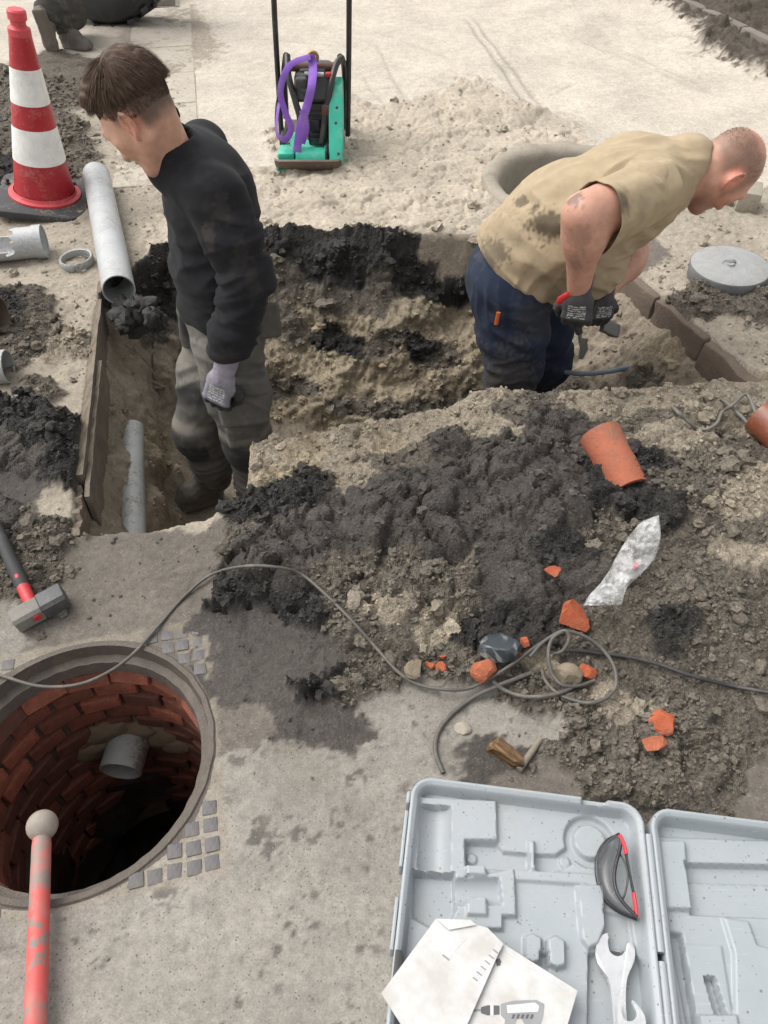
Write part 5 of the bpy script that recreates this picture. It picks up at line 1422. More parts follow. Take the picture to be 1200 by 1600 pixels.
# ------------------------------------------------------------------ people: signed-distance modelling
class Field:
    def __init__(self, lo, hi, vox):
        self.lo = np.array(lo, float); self.vox = vox
        self.n = np.ceil((np.array(hi, float) - self.lo) / vox).astype(int) + 1
        self.d = np.full(self.n, .2, np.float32)
        self.ax = [self.lo[k] + vox * np.arange(self.n[k]) for k in range(3)]
    def _box(self, lo, hi):
        s = []
        for k in range(3):
            a = max(0, int(math.floor((lo[k] - self.lo[k]) / self.vox))); b = min(self.n[k], int(math.ceil((hi[k] - self.lo[k]) / self.vox)) + 1)
            if b <= a: return None
            s.append(slice(a, b))
        g = np.meshgrid(*[self.ax[k][s[k]] for k in range(3)], indexing='ij')
        return tuple(s), g
    def _put(self, s, d, k, op):
        a = self.d[s]; d = d.astype(np.float32)
        if op == 'sub':
            d = -d; h = np.clip(.5 - .5 * (d - a) / k * -1, 0, 1) if False else None
            m = np.maximum(a, d); q = np.maximum(k - np.abs(a - d), 0) / k; self.d[s] = m + q * q * k * .25
        else:
            m = np.minimum(a, d); q = np.maximum(k - np.abs(a - d), 0) / k; self.d[s] = m - q * q * k * .25
    def cone(self, a, b, ra, rb, k=.03, op='add', flat=None):
        a, b = np.array(a, float), np.array(b, float); r = max(ra, rb) + .06
        bx = self._box(np.minimum(a, b) - r, np.maximum(a, b) + r)
        if bx is None: return
        s, (x, y, z) = bx
        e = b - a; L2 = max(float(e @ e), 1e-9)
        px, py, pz = x - a[0], y - a[1], z - a[2]
        t = np.clip((px * e[0] + py * e[1] + pz * e[2]) / L2, 0, 1)
        qx, qy, qz = px - t * e[0], py - t * e[1], pz - t * e[2]
        if flat is not None:                      # (direction, factor): squash the section along a direction
            n, f = np.array(flat[0], float), flat[1]; n = n / np.linalg.norm(n)
            c = qx * n[0] + qy * n[1] + qz * n[2]
            w = (1 / f - 1) * c
            qx, qy, qz = qx + n[0] * w, qy + n[1] * w, qz + n[2] * w
        self._put(s, np.sqrt(qx * qx + qy * qy + qz * qz) - (ra + (rb - ra) * t), k, op)
    def chain(self, pts, rs, k=.03, flat=None):
        for i in range(len(pts) - 1): self.cone(pts[i], pts[i + 1], rs[i], rs[i + 1], k, flat=flat)
    def ell(self, c, r, R=None, k=.03, op='add'):
        c, r = np.array(c, float), np.array(r, float); m = max(r) + .05
        bx = self._box(c - m, c + m)
        if bx is None: return
        s, (x, y, z) = bx
        p = np.stack([x - c[0], y - c[1], z - c[2]], -1)
        if R is not None: p = p @ np.array(R)
        k0 = np.linalg.norm(p / r, axis=-1); k1 = np.linalg.norm(p / (r * r), axis=-1) + 1e-9
        self._put(s, k0 * (k0 - 1) / k1, k, op)
    def box(self, c, h, R=None, rad=.01, k=.02, op='add'):
        c, h = np.array(c, float), np.array(h, float); m = np.linalg.norm(h) + .05
        bx = self._box(c - m, c + m)
        if bx is None: return
        s, (x, y, z) = bx
        p = np.stack([x - c[0], y - c[1], z - c[2]], -1)
        if R is not None: p = p @ np.array(R)
        q = np.abs(p) - (h - rad)
        self._put(s, np.linalg.norm(np.maximum(q, 0), axis=-1) + np.minimum(q.max(-1), 0) - rad, k, op)
    def cut(self, c, n, k=.006):
        """keep the side the normal points away from"""
        n = np.array(n, float); n /= np.linalg.norm(n)
        g = np.meshgrid(*self.ax, indexing='ij', sparse=True)
        pl = ((g[0] - c[0]) * n[0] + (g[1] - c[1]) * n[1] + (g[2] - c[2]) * n[2]).astype(np.float32)
        m = np.maximum(self.d, pl); q = np.maximum(k - np.abs(self.d - pl), 0) / k; self.d = m + q * q * k * .25
    def mesh(self):
        """surface nets"""
        d = self.d; nx, ny, nz = d.shape
        s = d < 0
        ins = np.zeros((nx - 1, ny - 1, nz - 1), np.int8)
        for a in (0, 1):
            for b in (0, 1):
                for c in (0, 1): ins += s[a:nx - 1 + a, b:ny - 1 + b, c:nz - 1 + c]
        cell = np.argwhere((ins > 0) & (ins < 8))
        cid = np.full(ins.shape, -1, np.int32); cid[tuple(cell.T)] = np.arange(len(cell))
        acc = np.zeros((len(cell), 3)); cnt = np.zeros(len(cell))
        cor = [(a, b, c) for a in (0, 1) for b in (0, 1) for c in (0, 1)]
        val = {q: d[cell[:, 0] + q[0], cell[:, 1] + q[1], cell[:, 2] + q[2]] for q in cor}
        for q in cor:
            for ax in range(3):
                if q[ax]: continue
                r = list(q); r[ax] = 1; r = tuple(r)
                a, b = val[q], val[r]; x = (a < 0) != (b < 0)
                t = np.where(x, a / np.where(a == b, 1, a - b), 0)
                p = np.tile(np.array(q, float), (len(cell), 1)); p[:, ax] = t
                acc += p * x[:, None]; cnt += x
        V_ = (cell + acc / cnt[:, None]) * self.vox + self.lo
        faces = []
        for ax in range(3):
            o = [k for k in range(3) if k != ax]
            sl0 = [slice(None)] * 3; sl1 = [slice(None)] * 3
            sl0[ax] = slice(0, -1); sl1[ax] = slice(1, None)
            s0, s1 = s[tuple(sl0)], s[tuple(sl1)]
            e = np.argwhere(s0 != s1)
            e = e[(e[:, o[0]] > 0) & (e[:, o[1]] > 0) & (e[:, o[0]] < d.shape[o[0]] - 1) & (e[:, o[1]] < d.shape[o[1]] - 1)]
            def c_(da, db):
                q = e.copy(); q[:, o[0]] -= da; q[:, o[1]] -= db
                return cid[q[:, 0], q[:, 1], q[:, 2]]
            f = np.stack([c_(1, 1), c_(0, 1), c_(0, 0), c_(1, 0)], -1)
            flip = s0[tuple(e.T)] if ax != 1 else ~s0[tuple(e.T)]
            f[~flip] = f[~flip][:, ::-1]
            faces.append(f)
        return V_, np.concatenate(faces)
def vnormals(V_, F_):
    a, b, c, d = (V_[F_[:, k]] for k in range(4))
    n = np.cross(c - a, d - b)
    N = np.zeros_like(V_)
    for k in range(4):
        for j in range(3): N[:, j] += np.bincount(F_[:, k], n[:, j], len(V_))
    return N / (np.linalg.norm(N, axis=1, keepdims=True) + 1e-12)
def relax(V_, F_, it=2, w=.5):
    for _ in range(it):
        S = np.zeros_like(V_); C_ = np.zeros(len(V_))
        for k in range(4):
            for q in (1, 3):
                nb = F_[:, (k + q) % 4]
                for j in range(3): S[:, j] += np.bincount(F_[:, k], V_[nb, j], len(V_))
                C_ += np.bincount(F_[:, k], minlength=len(V_))
        V_ = V_ * (1 - w) + w * S / np.maximum(C_, 1)[:, None]
    return V_
def ridged(P, f, seed):
    return 1 - 2 * np.abs(noise3(P[:, 0] * f[0], P[:, 1] * f[1], P[:, 2] * f[2], seed)) * 1.6
def cloth_folds(P, centre, axis_, amp, falloff, freq, seed):
    """wrinkles running across an axis, fading away from a centre"""
    ax = np.array(axis_, float); ax /= np.linalg.norm(ax); c = np.array(centre, float)
    q = P - c; t = q @ ax; perp = q - np.outer(t, ax)
    wob = noise3(P[:, 0] * 9, P[:, 1] * 9, P[:, 2] * 9, seed) * .035
    ph = noise3(perp[:, 0] * 6, perp[:, 1] * 6, (t + wob) * freq, seed + 1)
    return amp * (1 - 2.6 * np.abs(ph)) * np.exp(-(np.linalg.norm(q, axis=1) / falloff) ** 2)
def sdf_obj(name, F_, mat, parent, fold=None, colour=None, smooth_it=2):
    v, f = F_.mesh()
    v = relax(v, f, smooth_it)
    n = vnormals(v, f)
    if fold is not None: v = v + n * fold(v, n)[:, None]
    col = None
    if colour is not None:
        c = colour(v, n); col = np.concatenate([np.clip(c, 0, 1), np.ones((len(v), 1))], 1)
    o = mesh_obj(name, v, f, mat, None, True, col)
    if parent is not None:
        o.parent = parent; o.matrix_parent_inverse = Matrix.Translation(-parent.location)
    return o
def blob(P, c, r, soft=.35):
    d = np.linalg.norm((P - np.array(c)) / np.array(r if hasattr(r, '__len__') else (r,) * 3), axis=1)
    return 1 - sstep(1 - soft, 1 + soft, d)
def lerp_c(base, col, w): return base * (1 - w[:, None]) + np.array(col) * w[:, None]
def cloth_mat(name, weave=900, rough=.9, bump=.25, dust=(.22, .19, .15), dustamt=.25):
    t = NT(name)
    a = t.n('ShaderNodeVertexColor', layer_name='col')
    n1 = t.noise(28, 5, .65); n2 = t.noise(weave, 2, .5); n3 = t.noise(7, 6, .7)
    c = t.mix(1.0, a.outputs['Color'], t.ramp(n1, [(.3, .9), (.7, 1.1)]), 'MULTIPLY')
    c = t.mix(t.math('MULTIPLY', t.ramp(t.mix(.4, n3, n1), [(.53, 0), (.66, 1)]), dustamt), c, dust)
    t.set(Base_Color=c, Roughness=rough, Specular_IOR_Level=.25, Normal=t.bump(n2, bump, .0015, t.bump(n1, .25, .004)))
    try:
        t.b.inputs['Sheen Weight'].default_value = .03; t.b.inputs['Sheen Roughness'].default_value = .5
    except KeyError: pass
    return t.m
M_skin = NT('skin')
a_ = M_skin.n('ShaderNodeVertexColor', layer_name='col'); n1 = M_skin.noise(45, 4); n2 = M_skin.noise(420, 2)
M_skin.set(Base_Color=M_skin.mix(1.0, a_.outputs['Color'], M_skin.ramp(n1, [(.3, .88), (.7, 1.12)]), 'MULTIPLY'), Roughness=.5, Specular_IOR_Level=.4, Normal=M_skin.bump(n2, .15, .001))
M_skin.b.inputs['Subsurface Weight'].default_value = .12; M_skin.b.inputs['Subsurface Radius'].default_value = (.012, .005, .003); M_skin = M_skin.m
def hair_mat(name, col):
    t = NT(name); n = t.noise(60, 3)
    t.set(Base_Color=t.mix(n, tuple(c * .55 for c in col), tuple(c * 1.5 for c in col)), Roughness=.6, Specular_IOR_Level=.22); return t.m
def np3(v): return np.array((v.x, v.y, v.z))
def rot_head(yaw_dir, pitch, roll=0.0):
    """columns: forward, left, up"""
    f = V((yaw_dir[0], yaw_dir[1], 0)).normalized(); l = V((0, 0, 1)).cross(f); u = V((0, 0, 1))
    R = Matrix((f, l, u)).transposed()
    return np.array(R @ Matrix.Rotation(pitch, 3, 'Y') @ Matrix.Rotation(roll, 3, 'X'))
def add_head(Fd, c, R, s=1.0):
    P = lambda x, y, z: np.array(c) + R @ (np.array((x, y, z)) * s)
    Fd.ell(P(-.012, 0, .040), np.array((.100, .077, .090)) * s, R, .02)
    Fd.ell(P(.035, 0, .0), np.array((.066, .064, .075)) * s, R, .03)
    Fd.cone(P(.035, 0, -.03), P(.062, 0, -.088), .056 * s, .030 * s, .03)
    for q in (-1, 1):
        Fd.cone(P(-.005, q * .055, -.045), P(.062, q * .016, -.098), .020 * s, .018 * s, .03)
        Fd.cone(P(.062, q * .045, -.010), P(.070, q * .030, -.035), .022 * s, .020 * s, .02)
    Fd.cone(P(.083, -.036, .024), P(.083, .036, .024), .017 * s, .017 * s, .02)
    Fd.cone(P(.094, 0, .010), P(.113, 0, -.030), .009 * s, .013 * s, .012)
    Fd.ell(P(.103, 0, -.036), np.array((.014, .018, .010)) * s, R, .008)
    Fd.ell(P(.088, 0, -.062), np.array((.012, .024, .007)) * s, R, .006); Fd.ell(P(.086, 0, -.074), np.array((.012, .022, .007)) * s, R, .006)
    Fd.ell(P(.078, 0, -.100), np.array((.020, .022, .018)) * s, R, .015)
    for q in (-1, 1): Fd.ell(P(.098, q * .033, .004), np.array((.014, .018, .011)) * s, R, .012, 'sub')
    for q in (-1, 1):
        E = R @ np.array(Matrix.Rotation(-q * .38, 3, 'Z') @ Matrix.Rotation(-.18, 3, 'Y'))
        c0 = np.array((-.012, q * .083, -.002))
        B = lambda x, y, z: P(*c0) + E @ (np.array((x, y * q, z)) * s)
        Fd.ell(B(.002, -.002, -.002), np.array((.020, .006, .030)) * s, E, .008)
        rim = [B(.016, .002, .004), B(.010, .006, .024), B(-.004, .009, .032), B(-.018, .010, .024), B(-.023, .010, .006), B(-.018, .008, -.012), B(-.008, .006, -.024), B(.004, .003, -.032)]
        Fd.chain(rim, [.0045, .005, .0052, .0052, .005, .005, .0055, .0075], .003)
        Fd.chain([B(-.010, .006, .016), B(-.012, .006, .0), B(-.004, .005, -.014)], [.003, .0036, .004], .003)
        Fd.ell(B(.006, .004, -.002), np.array((.009, .007, .012)) * s, E, .004, 'sub')
        Fd.cone(B(.014, .002, -.004), B(.014, .002, -.012), .0045 * s, .0045 * s, .004)
    return P
def strands(name, mat, parent, roots, seglen, width, seed, nseg=4):
    """roots: (position, direction, length, bend-to direction)"""
    rs = random.Random(seed); vs, fs = [], []
    for p, d, L, g in roots:
        side = V(d).cross(V((rs.gauss(0, 1), rs.gauss(0, 1), rs.gauss(0, 1)))); side.normalize()
        q = V(p); dr = V(d).normalized(); b = len(vs)
        for k in range(nseg + 1):
            w = width * (1 - .85 * k / nseg)
            vs.append(q + side * w); vs.append(q - side * w)
            dr = (dr + V(g) * .35 + V((rs.gauss(0, .06), rs.gauss(0, .06), rs.gauss(0, .06)))).normalized()
            q = q + dr * (L / nseg)
        for k in range(nseg): fs.append((b + 2 * k, b + 2 * k + 1, b + 2 * k + 3, b + 2 * k + 2))
    o = mesh_obj(name, vs, fs, mat, None)
    o.parent = parent; o.matrix_parent_inverse = Matrix.Translation(-parent.location)
    return o
def glove_obj(name, parent, wrist, knuck, palm_n, curl, mat, colour, s=1.0, thumb_side=1, spread=.0):
    """a gloved hand: palm, four bent fingers, thumb from the side; palm_n points out of the palm"""
    w = np3(wrist); k_ = np3(knuck); ax = (k_ - w); L = np.linalg.norm(ax); ax /= L
    pn = np.array(palm_n, float); pn -= ax * (pn @ ax); pn /= np.linalg.norm(pn)
    sd = np.cross(ax, pn) * thumb_side                     # towards the thumb
    lo = np.minimum(w, k_) - .16; hi = np.maximum(w, k_) + .16
    Fd = Field(lo, hi, .0032)
    R = np.stack([ax, sd, pn], 1)
    Fd.box(w + ax * (L * .52), (L * .52, .043 * s, .017 * s), R, .016 * s, .012)
    Fd.cone(w - ax * .075, w + ax * .015, .034 * s, .031 * s, .02)
    offs = [(.033, .92), (.011, 1.0), (-.012, .95), (-.033, .80)]
    for q, (o_, ln) in enumerate(offs):
        p = k_ + sd * o_ * s - ax * (.004 + .006 * abs(o_) / .03)
        d = ax.copy(); n = pn.copy(); a = 0
        segs = [(.040, curl[0]), (.028, curl[1]), (.022, curl[2])]
        r = [.0118, .0112, .0104, .0095]
        for i, (l_, c_) in enumerate(segs):
            a += c_ + .06 * q * spread
            dd = ax * math.cos(a) + pn * math.sin(a) + sd * (o_ * spread)
            p2 = p + dd * l_ * ln * s
            Fd.cone(p, p2, r[i] * s, r[i + 1] * s, .005); p = p2
    tb = w + ax * (L * .30) + sd * .036 * s + pn * .006
    t1 = tb + (sd * .55 + ax * .62 + pn * .45) / 1.0 * .040 * s
    t2 = t1 + (ax * .75 + pn * .55 - sd * .18) * .034 * s
    t3 = t2 + (ax * .62 + pn * .55 - sd * .42) * .026 * s
    Fd.chain([tb, t1, t2, t3], [.0165 * s, .0140 * s, .0128 * s, .0105 * s], .008)
    fold = lambda P, n: .0012 * ridged(P, (60, 60, 60), 7)
    return sdf_obj(name, Fd, mat, parent, fold, lambda P, n: colour((P - w) @ ax / L, (P - w) @ sd / s, (P - w) @ pn / s, P), 1)
def glove_colour(back, palm, cuff):
    def f(t, s, n, P):
        nz = noise3(P[:, 0] * 40, P[:, 1] * 40, P[:, 2] * 40, 71)
        c = np.tile(np.array(palm), (len(t), 1)).astype(float)
        bk = sstep(-.002, -.006, n + .004 * nz) * sstep(1.02, .92, t)
        c = lerp_c(c, back, bk)
        c = lerp_c(c, cuff, sstep(.12, -.02, t + .05 * nz))
        # white printed block on the back of the hand: rows of small dashes
        rows = (np.sin(t * 62) > .1) & (noise3(s * 260, t * 14, 0 * t, 72) > -.12) & (t > .30) & (t < .85) & (np.abs(s) < .026) & (n < -.008)
        c = lerp_c(c, (.62, .62, .60), rows * .8)
        return c * (1 + .25 * nz)[:, None]
    return f
def shoe_obj(name, parent, heel, toe, mat, colour, s=1.0, up=(0, 0, 1), vox=.0042):
    h, t_ = np3(heel), np3(toe); ax = t_ - h; L = np.linalg.norm(ax); ax /= L
    u = np.array(up, float); u -= ax * (u @ ax); u /= np.linalg.norm(u); sd = np.cross(u, ax)
    Fd = Field(np.minimum(h, t_) - .17, np.maximum(h, t_) + .17, vox)
    Q = lambda a, b, c: h + ax * a * L + sd * b + u * c
    R = np.stack([ax, sd, u], 1)
    Fd.cone(Q(.13, 0, .018), Q(.80, .004, .018), .036, .046, .02, flat=(u, .5))
    Fd.cone(Q(.80, .004, .018), Q(.92, 0, .020), .046, .034, .02, flat=(u, .55))
    Fd.cone(Q(.14, 0, .060), Q(.45, 0, .062), .038, .044, .03)
    Fd.cone(Q(.45, 0, .058), Q(.86, 0, .034), .044, .032, .03)
    Fd.cone(Q(.16, 0, .065), Q(.20, 0, .125), .040, .044, .03)
    Fd.cone(Q(.30, 0, .10), Q(.50, 0, .078), .034, .030, .03)
    for q in range(3): Fd.cone(Q(.42 + .10 * q, -.030, .082 - .011 * q), Q(.42 + .10 * q, .030, .082 - .011 * q), .0055, .0055, .004)
    Fd.box(Q(.50, 0, .004), (L * .47, .040, .010), R, .009, .008)
    return sdf_obj(name, Fd, mat, parent, lambda P, n: .0018 * ridged(P, (40, 40, 40), 5), lambda P, n: colour(P, (P - h) @ ax / L, (P - h) @ u), 2)
def stain(P, n, u, v, ru, rv, seed=1, rag=.5):
    """a dirt mark on the side of a garment that faces the lens, given where the photograph shows it"""
    pu, pv = proj(P[:, 0], P[:, 1], P[:, 2])
    q = np.hypot((pu - u) / ru, (pv - v) / rv) + rag * (.7 * noise3(P[:, 0] * 22, P[:, 1] * 22, P[:, 2] * 22, seed) + 1.1 * noise3(P[:, 0] * 75, P[:, 1] * 75, P[:, 2] * 75, seed + 1))
    return (1 - sstep(.6, 1.25, q)) * (n[:, 1] < .15)
def base_colour(P, c, amt=.12, f=9, seed=3):
    return np.tile(np.array(c, float), (len(P), 1)) * (1 + amt * noise3(P[:, 0] * f, P[:, 1] * f, P[:, 2] * f, seed))[:, None]
M_sweat = cloth_mat('sweatshirt_cloth', 1100, .92, .2, (.20, .17, .135), .05)
M_trou = cloth_mat('work_trouser_cloth', 800, .9, .35, (.22, .19, .15), .3)
M_navy = cloth_mat('navy_trouser_cloth', 800, .9, .3, (.17, .15, .12), .2)
M_tan = cloth_mat('tan_shirt_cloth', 1000, .9, .25, (.20, .165, .115), .03)
M_glove = cloth_mat('work_glove', 700, .75, .4, (.16, .14, .115), .35)
M_boot = cloth_mat('muddy_boot', 300, .7, .4, (.15, .125, .095), .65)
SKIN = (.50, .285, .205)

# ------------------------------------------------------------------ young worker
yf = V((-.966, -.26, 0)); yl = V((.26, -.966, 0))
sL = PY(336, 300, 1.99); sR = sL - yl * .34
nb0 = PY(266, 213, 2.10); hc = PY(221, 183, 2.05)
pel = PY(352, 508, 2.11); up_t = (((sL + sR) / 2 - pel)).normalized()
man = empty('person', (pel.x, pel.y, FLOOR_Z))
tag(man, 'young worker in black sweatshirt and grey work trousers standing in the pit', 'person')
RT = np.stack([np3(yf - up_t * yf.dot(up_t)) / (yf - up_t * yf.dot(up_t)).length, np3(yl), np3(up_t)], 1)
RT[:, 1] = np.cross(RT[:, 2], RT[:, 0])
RH = rot_head((-.985, .17), math.radians(40), math.radians(4))
hipL, hipR = pel + yl * .085, pel - yl * .085
kA, aA = PY(308, 672, 2.09), PY(336, 752, 2.13)
kB, aB = PY(386, 684, 2.00), PY(404, 800, 2.04)
elb, wri = PY(386, 432, 1.93), PY(349, 588, 1.865)
elR, wrR = PY(300, 420, 2.42), PY(345, 520, 2.36)
ch = (sL + sR) / 2 - up_t * .13
bd = Field((-1.22, 1.82, .50), (-.42, 2.52, 1.2), .0038)
PH = add_head(bd, np3(hc), RH, 1.0)
bd.cone(np3(nb0) - np3(up_t) * .05, PH(-.035, 0, -.02), .057, .054, .025)
bd.ell(np3(ch), (.10, .15, .18), RT, .04); bd.ell(np3(pel), (.09, .13, .13), RT, .06); bd.cone(np3(ch), np3(pel), .11, .10, .05)
for a in (sL, sR): bd.cone(np3(nb0) - np3(up_t) * .06, np3(a), .05, .045, .03)
bd.cut(np3(ch) - np3(up_t) * .04, -np3(up_t))
def skin_colour(P, n, hairz):
    c = base_colour(P, SKIN, .06, 14)
    L = (P - np3(hc)) @ RH
    red = blob(L, (-.014, -.085, -.002), .035) + blob(L, (-.014, .085, -.002), .035) + .6 * blob(L, (.105, 0, -.035), .025)
    c = lerp_c(c, (.56, .24, .17), np.clip(red, 0, 1) * .6)
    # cropped hair at the sides and nape
    thr = -.005 - .055 * sstep(.01, -.05, L[:, 0])
    buzz = sstep(.040, .012, L[:, 0]) * sstep(0, .045, L[:, 2] - thr + .012 * noise3(L[:, 0] * 40, L[:, 1] * 40, L[:, 2] * 40, 3)) * (1 - blob(L, (-.012, -.085, -.005), (.03, .03, .038))) * (1 - blob(L, (-.012, .085, -.005), (.03, .03, .038)))
    c = lerp_c(c, (.070, .046, .034), np.clip(buzz, 0, 1) * .92)
    brow = blob(L, (.098, .034, .030), (.012, .026, .006)) + blob(L, (.098, -.034, .030), (.012, .026, .006))
    c = lerp_c(c, (.05, .033, .024), np.clip(brow, 0, 1))
    c = lerp_c(c, (.42, .17, .14), blob(L, (.096, 0, -.068), (.012, .022, .010)) * .7)
    return c
sdf_obj('body', bd, M_skin, man, None, lambda P, n: skin_colour(P, n, 0), 2)
for q in (-1, 1):
    bm = bmesh.new(); bmesh.ops.create_uvsphere(bm, u_segments=12, v_segments=8, radius=.0115)
    t = NT('eye'); t.set(Base_Color=(.30, .26, .23), Roughness=.1)
    o = bm_obj('eye', bm, t.m, None, smooth=4, loc=V(PH(.080, q * .032, .004))); o.parent = man; o.matrix_parent_inverse = Matrix.Translation(-man.location)
# hair: a shaped cap plus strands
M_hair = hair_mat('dark_brown_hair', (.080, .050, .034))
rs = random.Random(5); roots = []
Rm = Matrix([list(r) for r in RH])
while len(roots) < 22000:
    d = V((rs.gauss(0, 1), rs.gauss(0, 1), rs.gauss(0, 1))).normalized()
    p = V((d.x * .103 - .013, d.y * .080, d.z * .098 + .045))
    line = .078 if p.x > .05 else (.045 if p.x > .0 else .030 - .25 * (-p.x) * 1.0)
    hgt = p.z - line
    if hgt < -.02: continue
    top = min(1, max(0, (hgt - .006) / .062))
    if rs.random() > .35 + .65 * top: continue
    L_ = .005 + .048 * top ** 2.0 * (.75 + .5 * rs.random())
    nrm_ = V((d.x / .102, d.y / .079, d.z / .092)).normalized()
    tt = min(1, max(0, (p.x + .085) / .10)); tt = tt * tt * (3 - 2 * tt)
    sweep = V((.55, .30 * p.y / .08 + .22, -.15)) * tt + V((-.35, .2 * p.y / .08, -.75)) * (1 - tt) + V((rs.gauss(0, .08), rs.gauss(0, .08), 0))
    tang = (sweep - nrm_ * sweep.dot(nrm_)).normalized()
    dr_ = (nrm_ * (.30 + .25 * top) + tang * 1.0).normalized()
    roots.append((Rm @ p + hc, Rm @ dr_, L_, Rm @ (tang * .9 - nrm_ * .55)))
hb = Field(np3(hc) - .19, np3(hc) + .19, .0045)
for c_, r_, k_ in (((-.016, 0, .062), (.105, .081, .086), .02), ((.03, .004, .098), (.075, .066, .050), .03), ((-.056, 0, .075), (.060, .072, .068), .03), ((.075, .01, .098), (.040, .050, .030), .02)):
    hb.ell(PH(*c_), r_, RH, k_)
hb.cut(PH(-.06, 0, .014), RH @ np.array((-.05, 0, -1)), .02); hb.cut(PH(.02, 0, .040), RH @ np.array((.62, 0, -1)), .02)
def hair_fold(P, n):
    L = (P - np3(hc)) @ RH
    fl = L[:, 1] * 70 + 14 * noise3(L[:, 0] * 14, L[:, 1] * 14, L[:, 2] * 14, 8)
    edge_ = sstep(.060, .0, np.minimum(L[:, 2] - .014 + .05 * (L[:, 0] + .06), (L[:, 2] - .04 - .62 * (L[:, 0] - .02)) / 1.18))
    return -.013 * edge_ + .0030 * np.sin(fl + 5 * noise3(L[:, 0] * 25, L[:, 1] * 60, L[:, 2] * 25, 9)) + .004 * noise3(L[:, 0] * 22, L[:, 1] * 40, L[:, 2] * 22, 10) - .002
hr = sdf_obj('hair', hb, M_hair, man, hair_fold, None, 2)
strands('hair_strands', M_hair, man, roots, 0, .0009, 9, 3)
# sweatshirt
sw = Field((-1.15, 1.75, .05), (-.2, 2.6, 1.0), .0055)
sw.ell(np3(ch) + RT @ np.array((.0, 0, .02)), (.128, .178, .185), RT, .05)
sw.ell(np3(pel) + RT @ np.array((.004, 0, .19)), (.130, .168, .17), RT, .06)
sw.ell(np3(pel) + RT @ np.array((.0, 0, .085)), (.128, .165, .085), RT, .04)
for s_, e_, w_ in ((sL, elb, wri), (sR, elR, wrR)):
    sw.cone(np3(nb0) - np3(up_t) * .055, np3(s_) - np3(up_t) * .01, .062, .066, .05)
    sw.chain([np3(s_) - np3(up_t) * .01, np3(s_.lerp(e_, .5)), np3(e_), np3(e_.lerp(w_, .55)), np3(w_)], [.070, .066, .060, .054, .046], .025)
sw.cone(np3(nb0) - np3(up_t) * .05, np3(nb0) + RT @ np.array((.028, 0, .030)), .074, .066, .03)
sw.cone(PH(-.035, 0, -.02), np3(nb0) + RT @ np.array((.0, 0, -.01)), .058, .061, .008, 'sub')
sw.cut(np3(pel) + RT @ np.array((0, 0, .035)), -np3(up_t), .02)
def sw_fold(P, n):
    f = cloth_folds(P, elb, elb - sL, .018, .14, 24, 11) + cloth_folds(P, elb.lerp(wri, .75), wri - elb, .016, .14, 30, 13)
    f += cloth_folds(P, sL.lerp(elb, .4), V((.3, 0, 1)), .013, .18, 16, 15)
    f += cloth_folds(P, pel + up_t * .14, up_t + V((-.25, 0, 0)), .017, .24, 15, 17) + cloth_folds(P, ch + yf * .12, V((.7, .2, .7)), .012, .2, 14, 19)
    rib = np.exp(-((((P - np3(wri)) @ np3((wri - elb).normalized())) + .02) / .022) ** 2)
    return f + .003 * noise3(P[:, 0] * 12, P[:, 1] * 12, P[:, 2] * 12, 2) - .004 * rib * (np.linalg.norm(P - np3(wri), axis=1) < .09)
def sw_col(P, n):
    c = base_colour(P, (.0125, .013, .0155), .2)
    for u, v, a, b, k in ((345, 330, 14, 24, .13), (328, 366, 9, 22, .2), (375, 400, 14, 20, .1), (395, 440, 10, 30, .1), (352, 560, 22, 16, .1)):
        c = lerp_c(c, (.12, .105, .085), stain(P, n, u, v, a, b, int(u), 1.1) * k)
    return c
sdf_obj('sweatshirt', sw, M_sweat, man, sw_fold, sw_col, 2)
# trousers with knee patches and cargo pockets
tr_ = Field((-1.2, 1.7, -.70), (-.2, 2.5, .45), .0055)
tr_.ell(np3(pel) + RT @ np.array((0, 0, .03)), (.122, .158, .12), RT, .05)
for h_, k_, a_, o_ in ((hipR, kA, aA, -1), (hipL, kB, aB, 1)):
    m_ = k_.lerp(a_, .55) + yf * -.012
    tr_.chain([np3(h_) - np3(up_t) * .02, np3(h_.lerp(k_, .55)), np3(k_), np3(m_), np3(a_) + np.array((0, 0, .03))], [.105, .092, .078, .068, .060], .04)
    tr_.ell(np3(k_) + np3(yf) * .035 + np.array((0, 0, -.01)), (.045, .058, .085), RT, .02)
pk = hipL.lerp(kB, .42) + yl * .085 - yf * .01
tr_.box(np3(pk), (.075, .032, .085), RT, .010, .006); tr_.box(np3(pk) + RT @ np.array((0, .016, .062)), (.082, .026, .026), RT, .008, .003)
pk2 = hipL.lerp(kB, .78) + yl * .065 + yf * .01
tr_.box(np3(pk2), (.05, .030, .055), RT, .010, .006)
pk3 = PY(292, 505, 2.13); tr_.box(np3(pk3), (.022, .05, .065), RT, .012, .012)
pk4 = PY(420, 500, 2.03); tr_.box(np3(pk4), (.035, .012, .055), RT, .008, .012)
def tr_fold(P, n):
    f = 0
    for h_, k_, a_ in ((hipR, kA, aA), (hipL, kB, aB)):
        f = f + cloth_folds(P, k_.lerp(a_, .75), a_ - k_, .017, .13, 26, 21) + cloth_folds(P, k_.lerp(a_, .2), a_ - k_, .010, .10, 26, 23) + cloth_folds(P, h_.lerp(k_, .55), (k_ - h_) + V((.1, .1, 0)), .010, .16, 13, 25)
    f = f + cloth_folds(P, kB + V((0, 0, .22)), V((.7, .2, .6)), .010, .16, 22, 28) + cloth_folds(P, kA + V((0, 0, .2)), V((-.6, .2, .7)), .009, .15, 22, 29)
    return f + cloth_folds(P, pel, up_t + V((.3, .2, 0)), .013, .17, 15, 27)
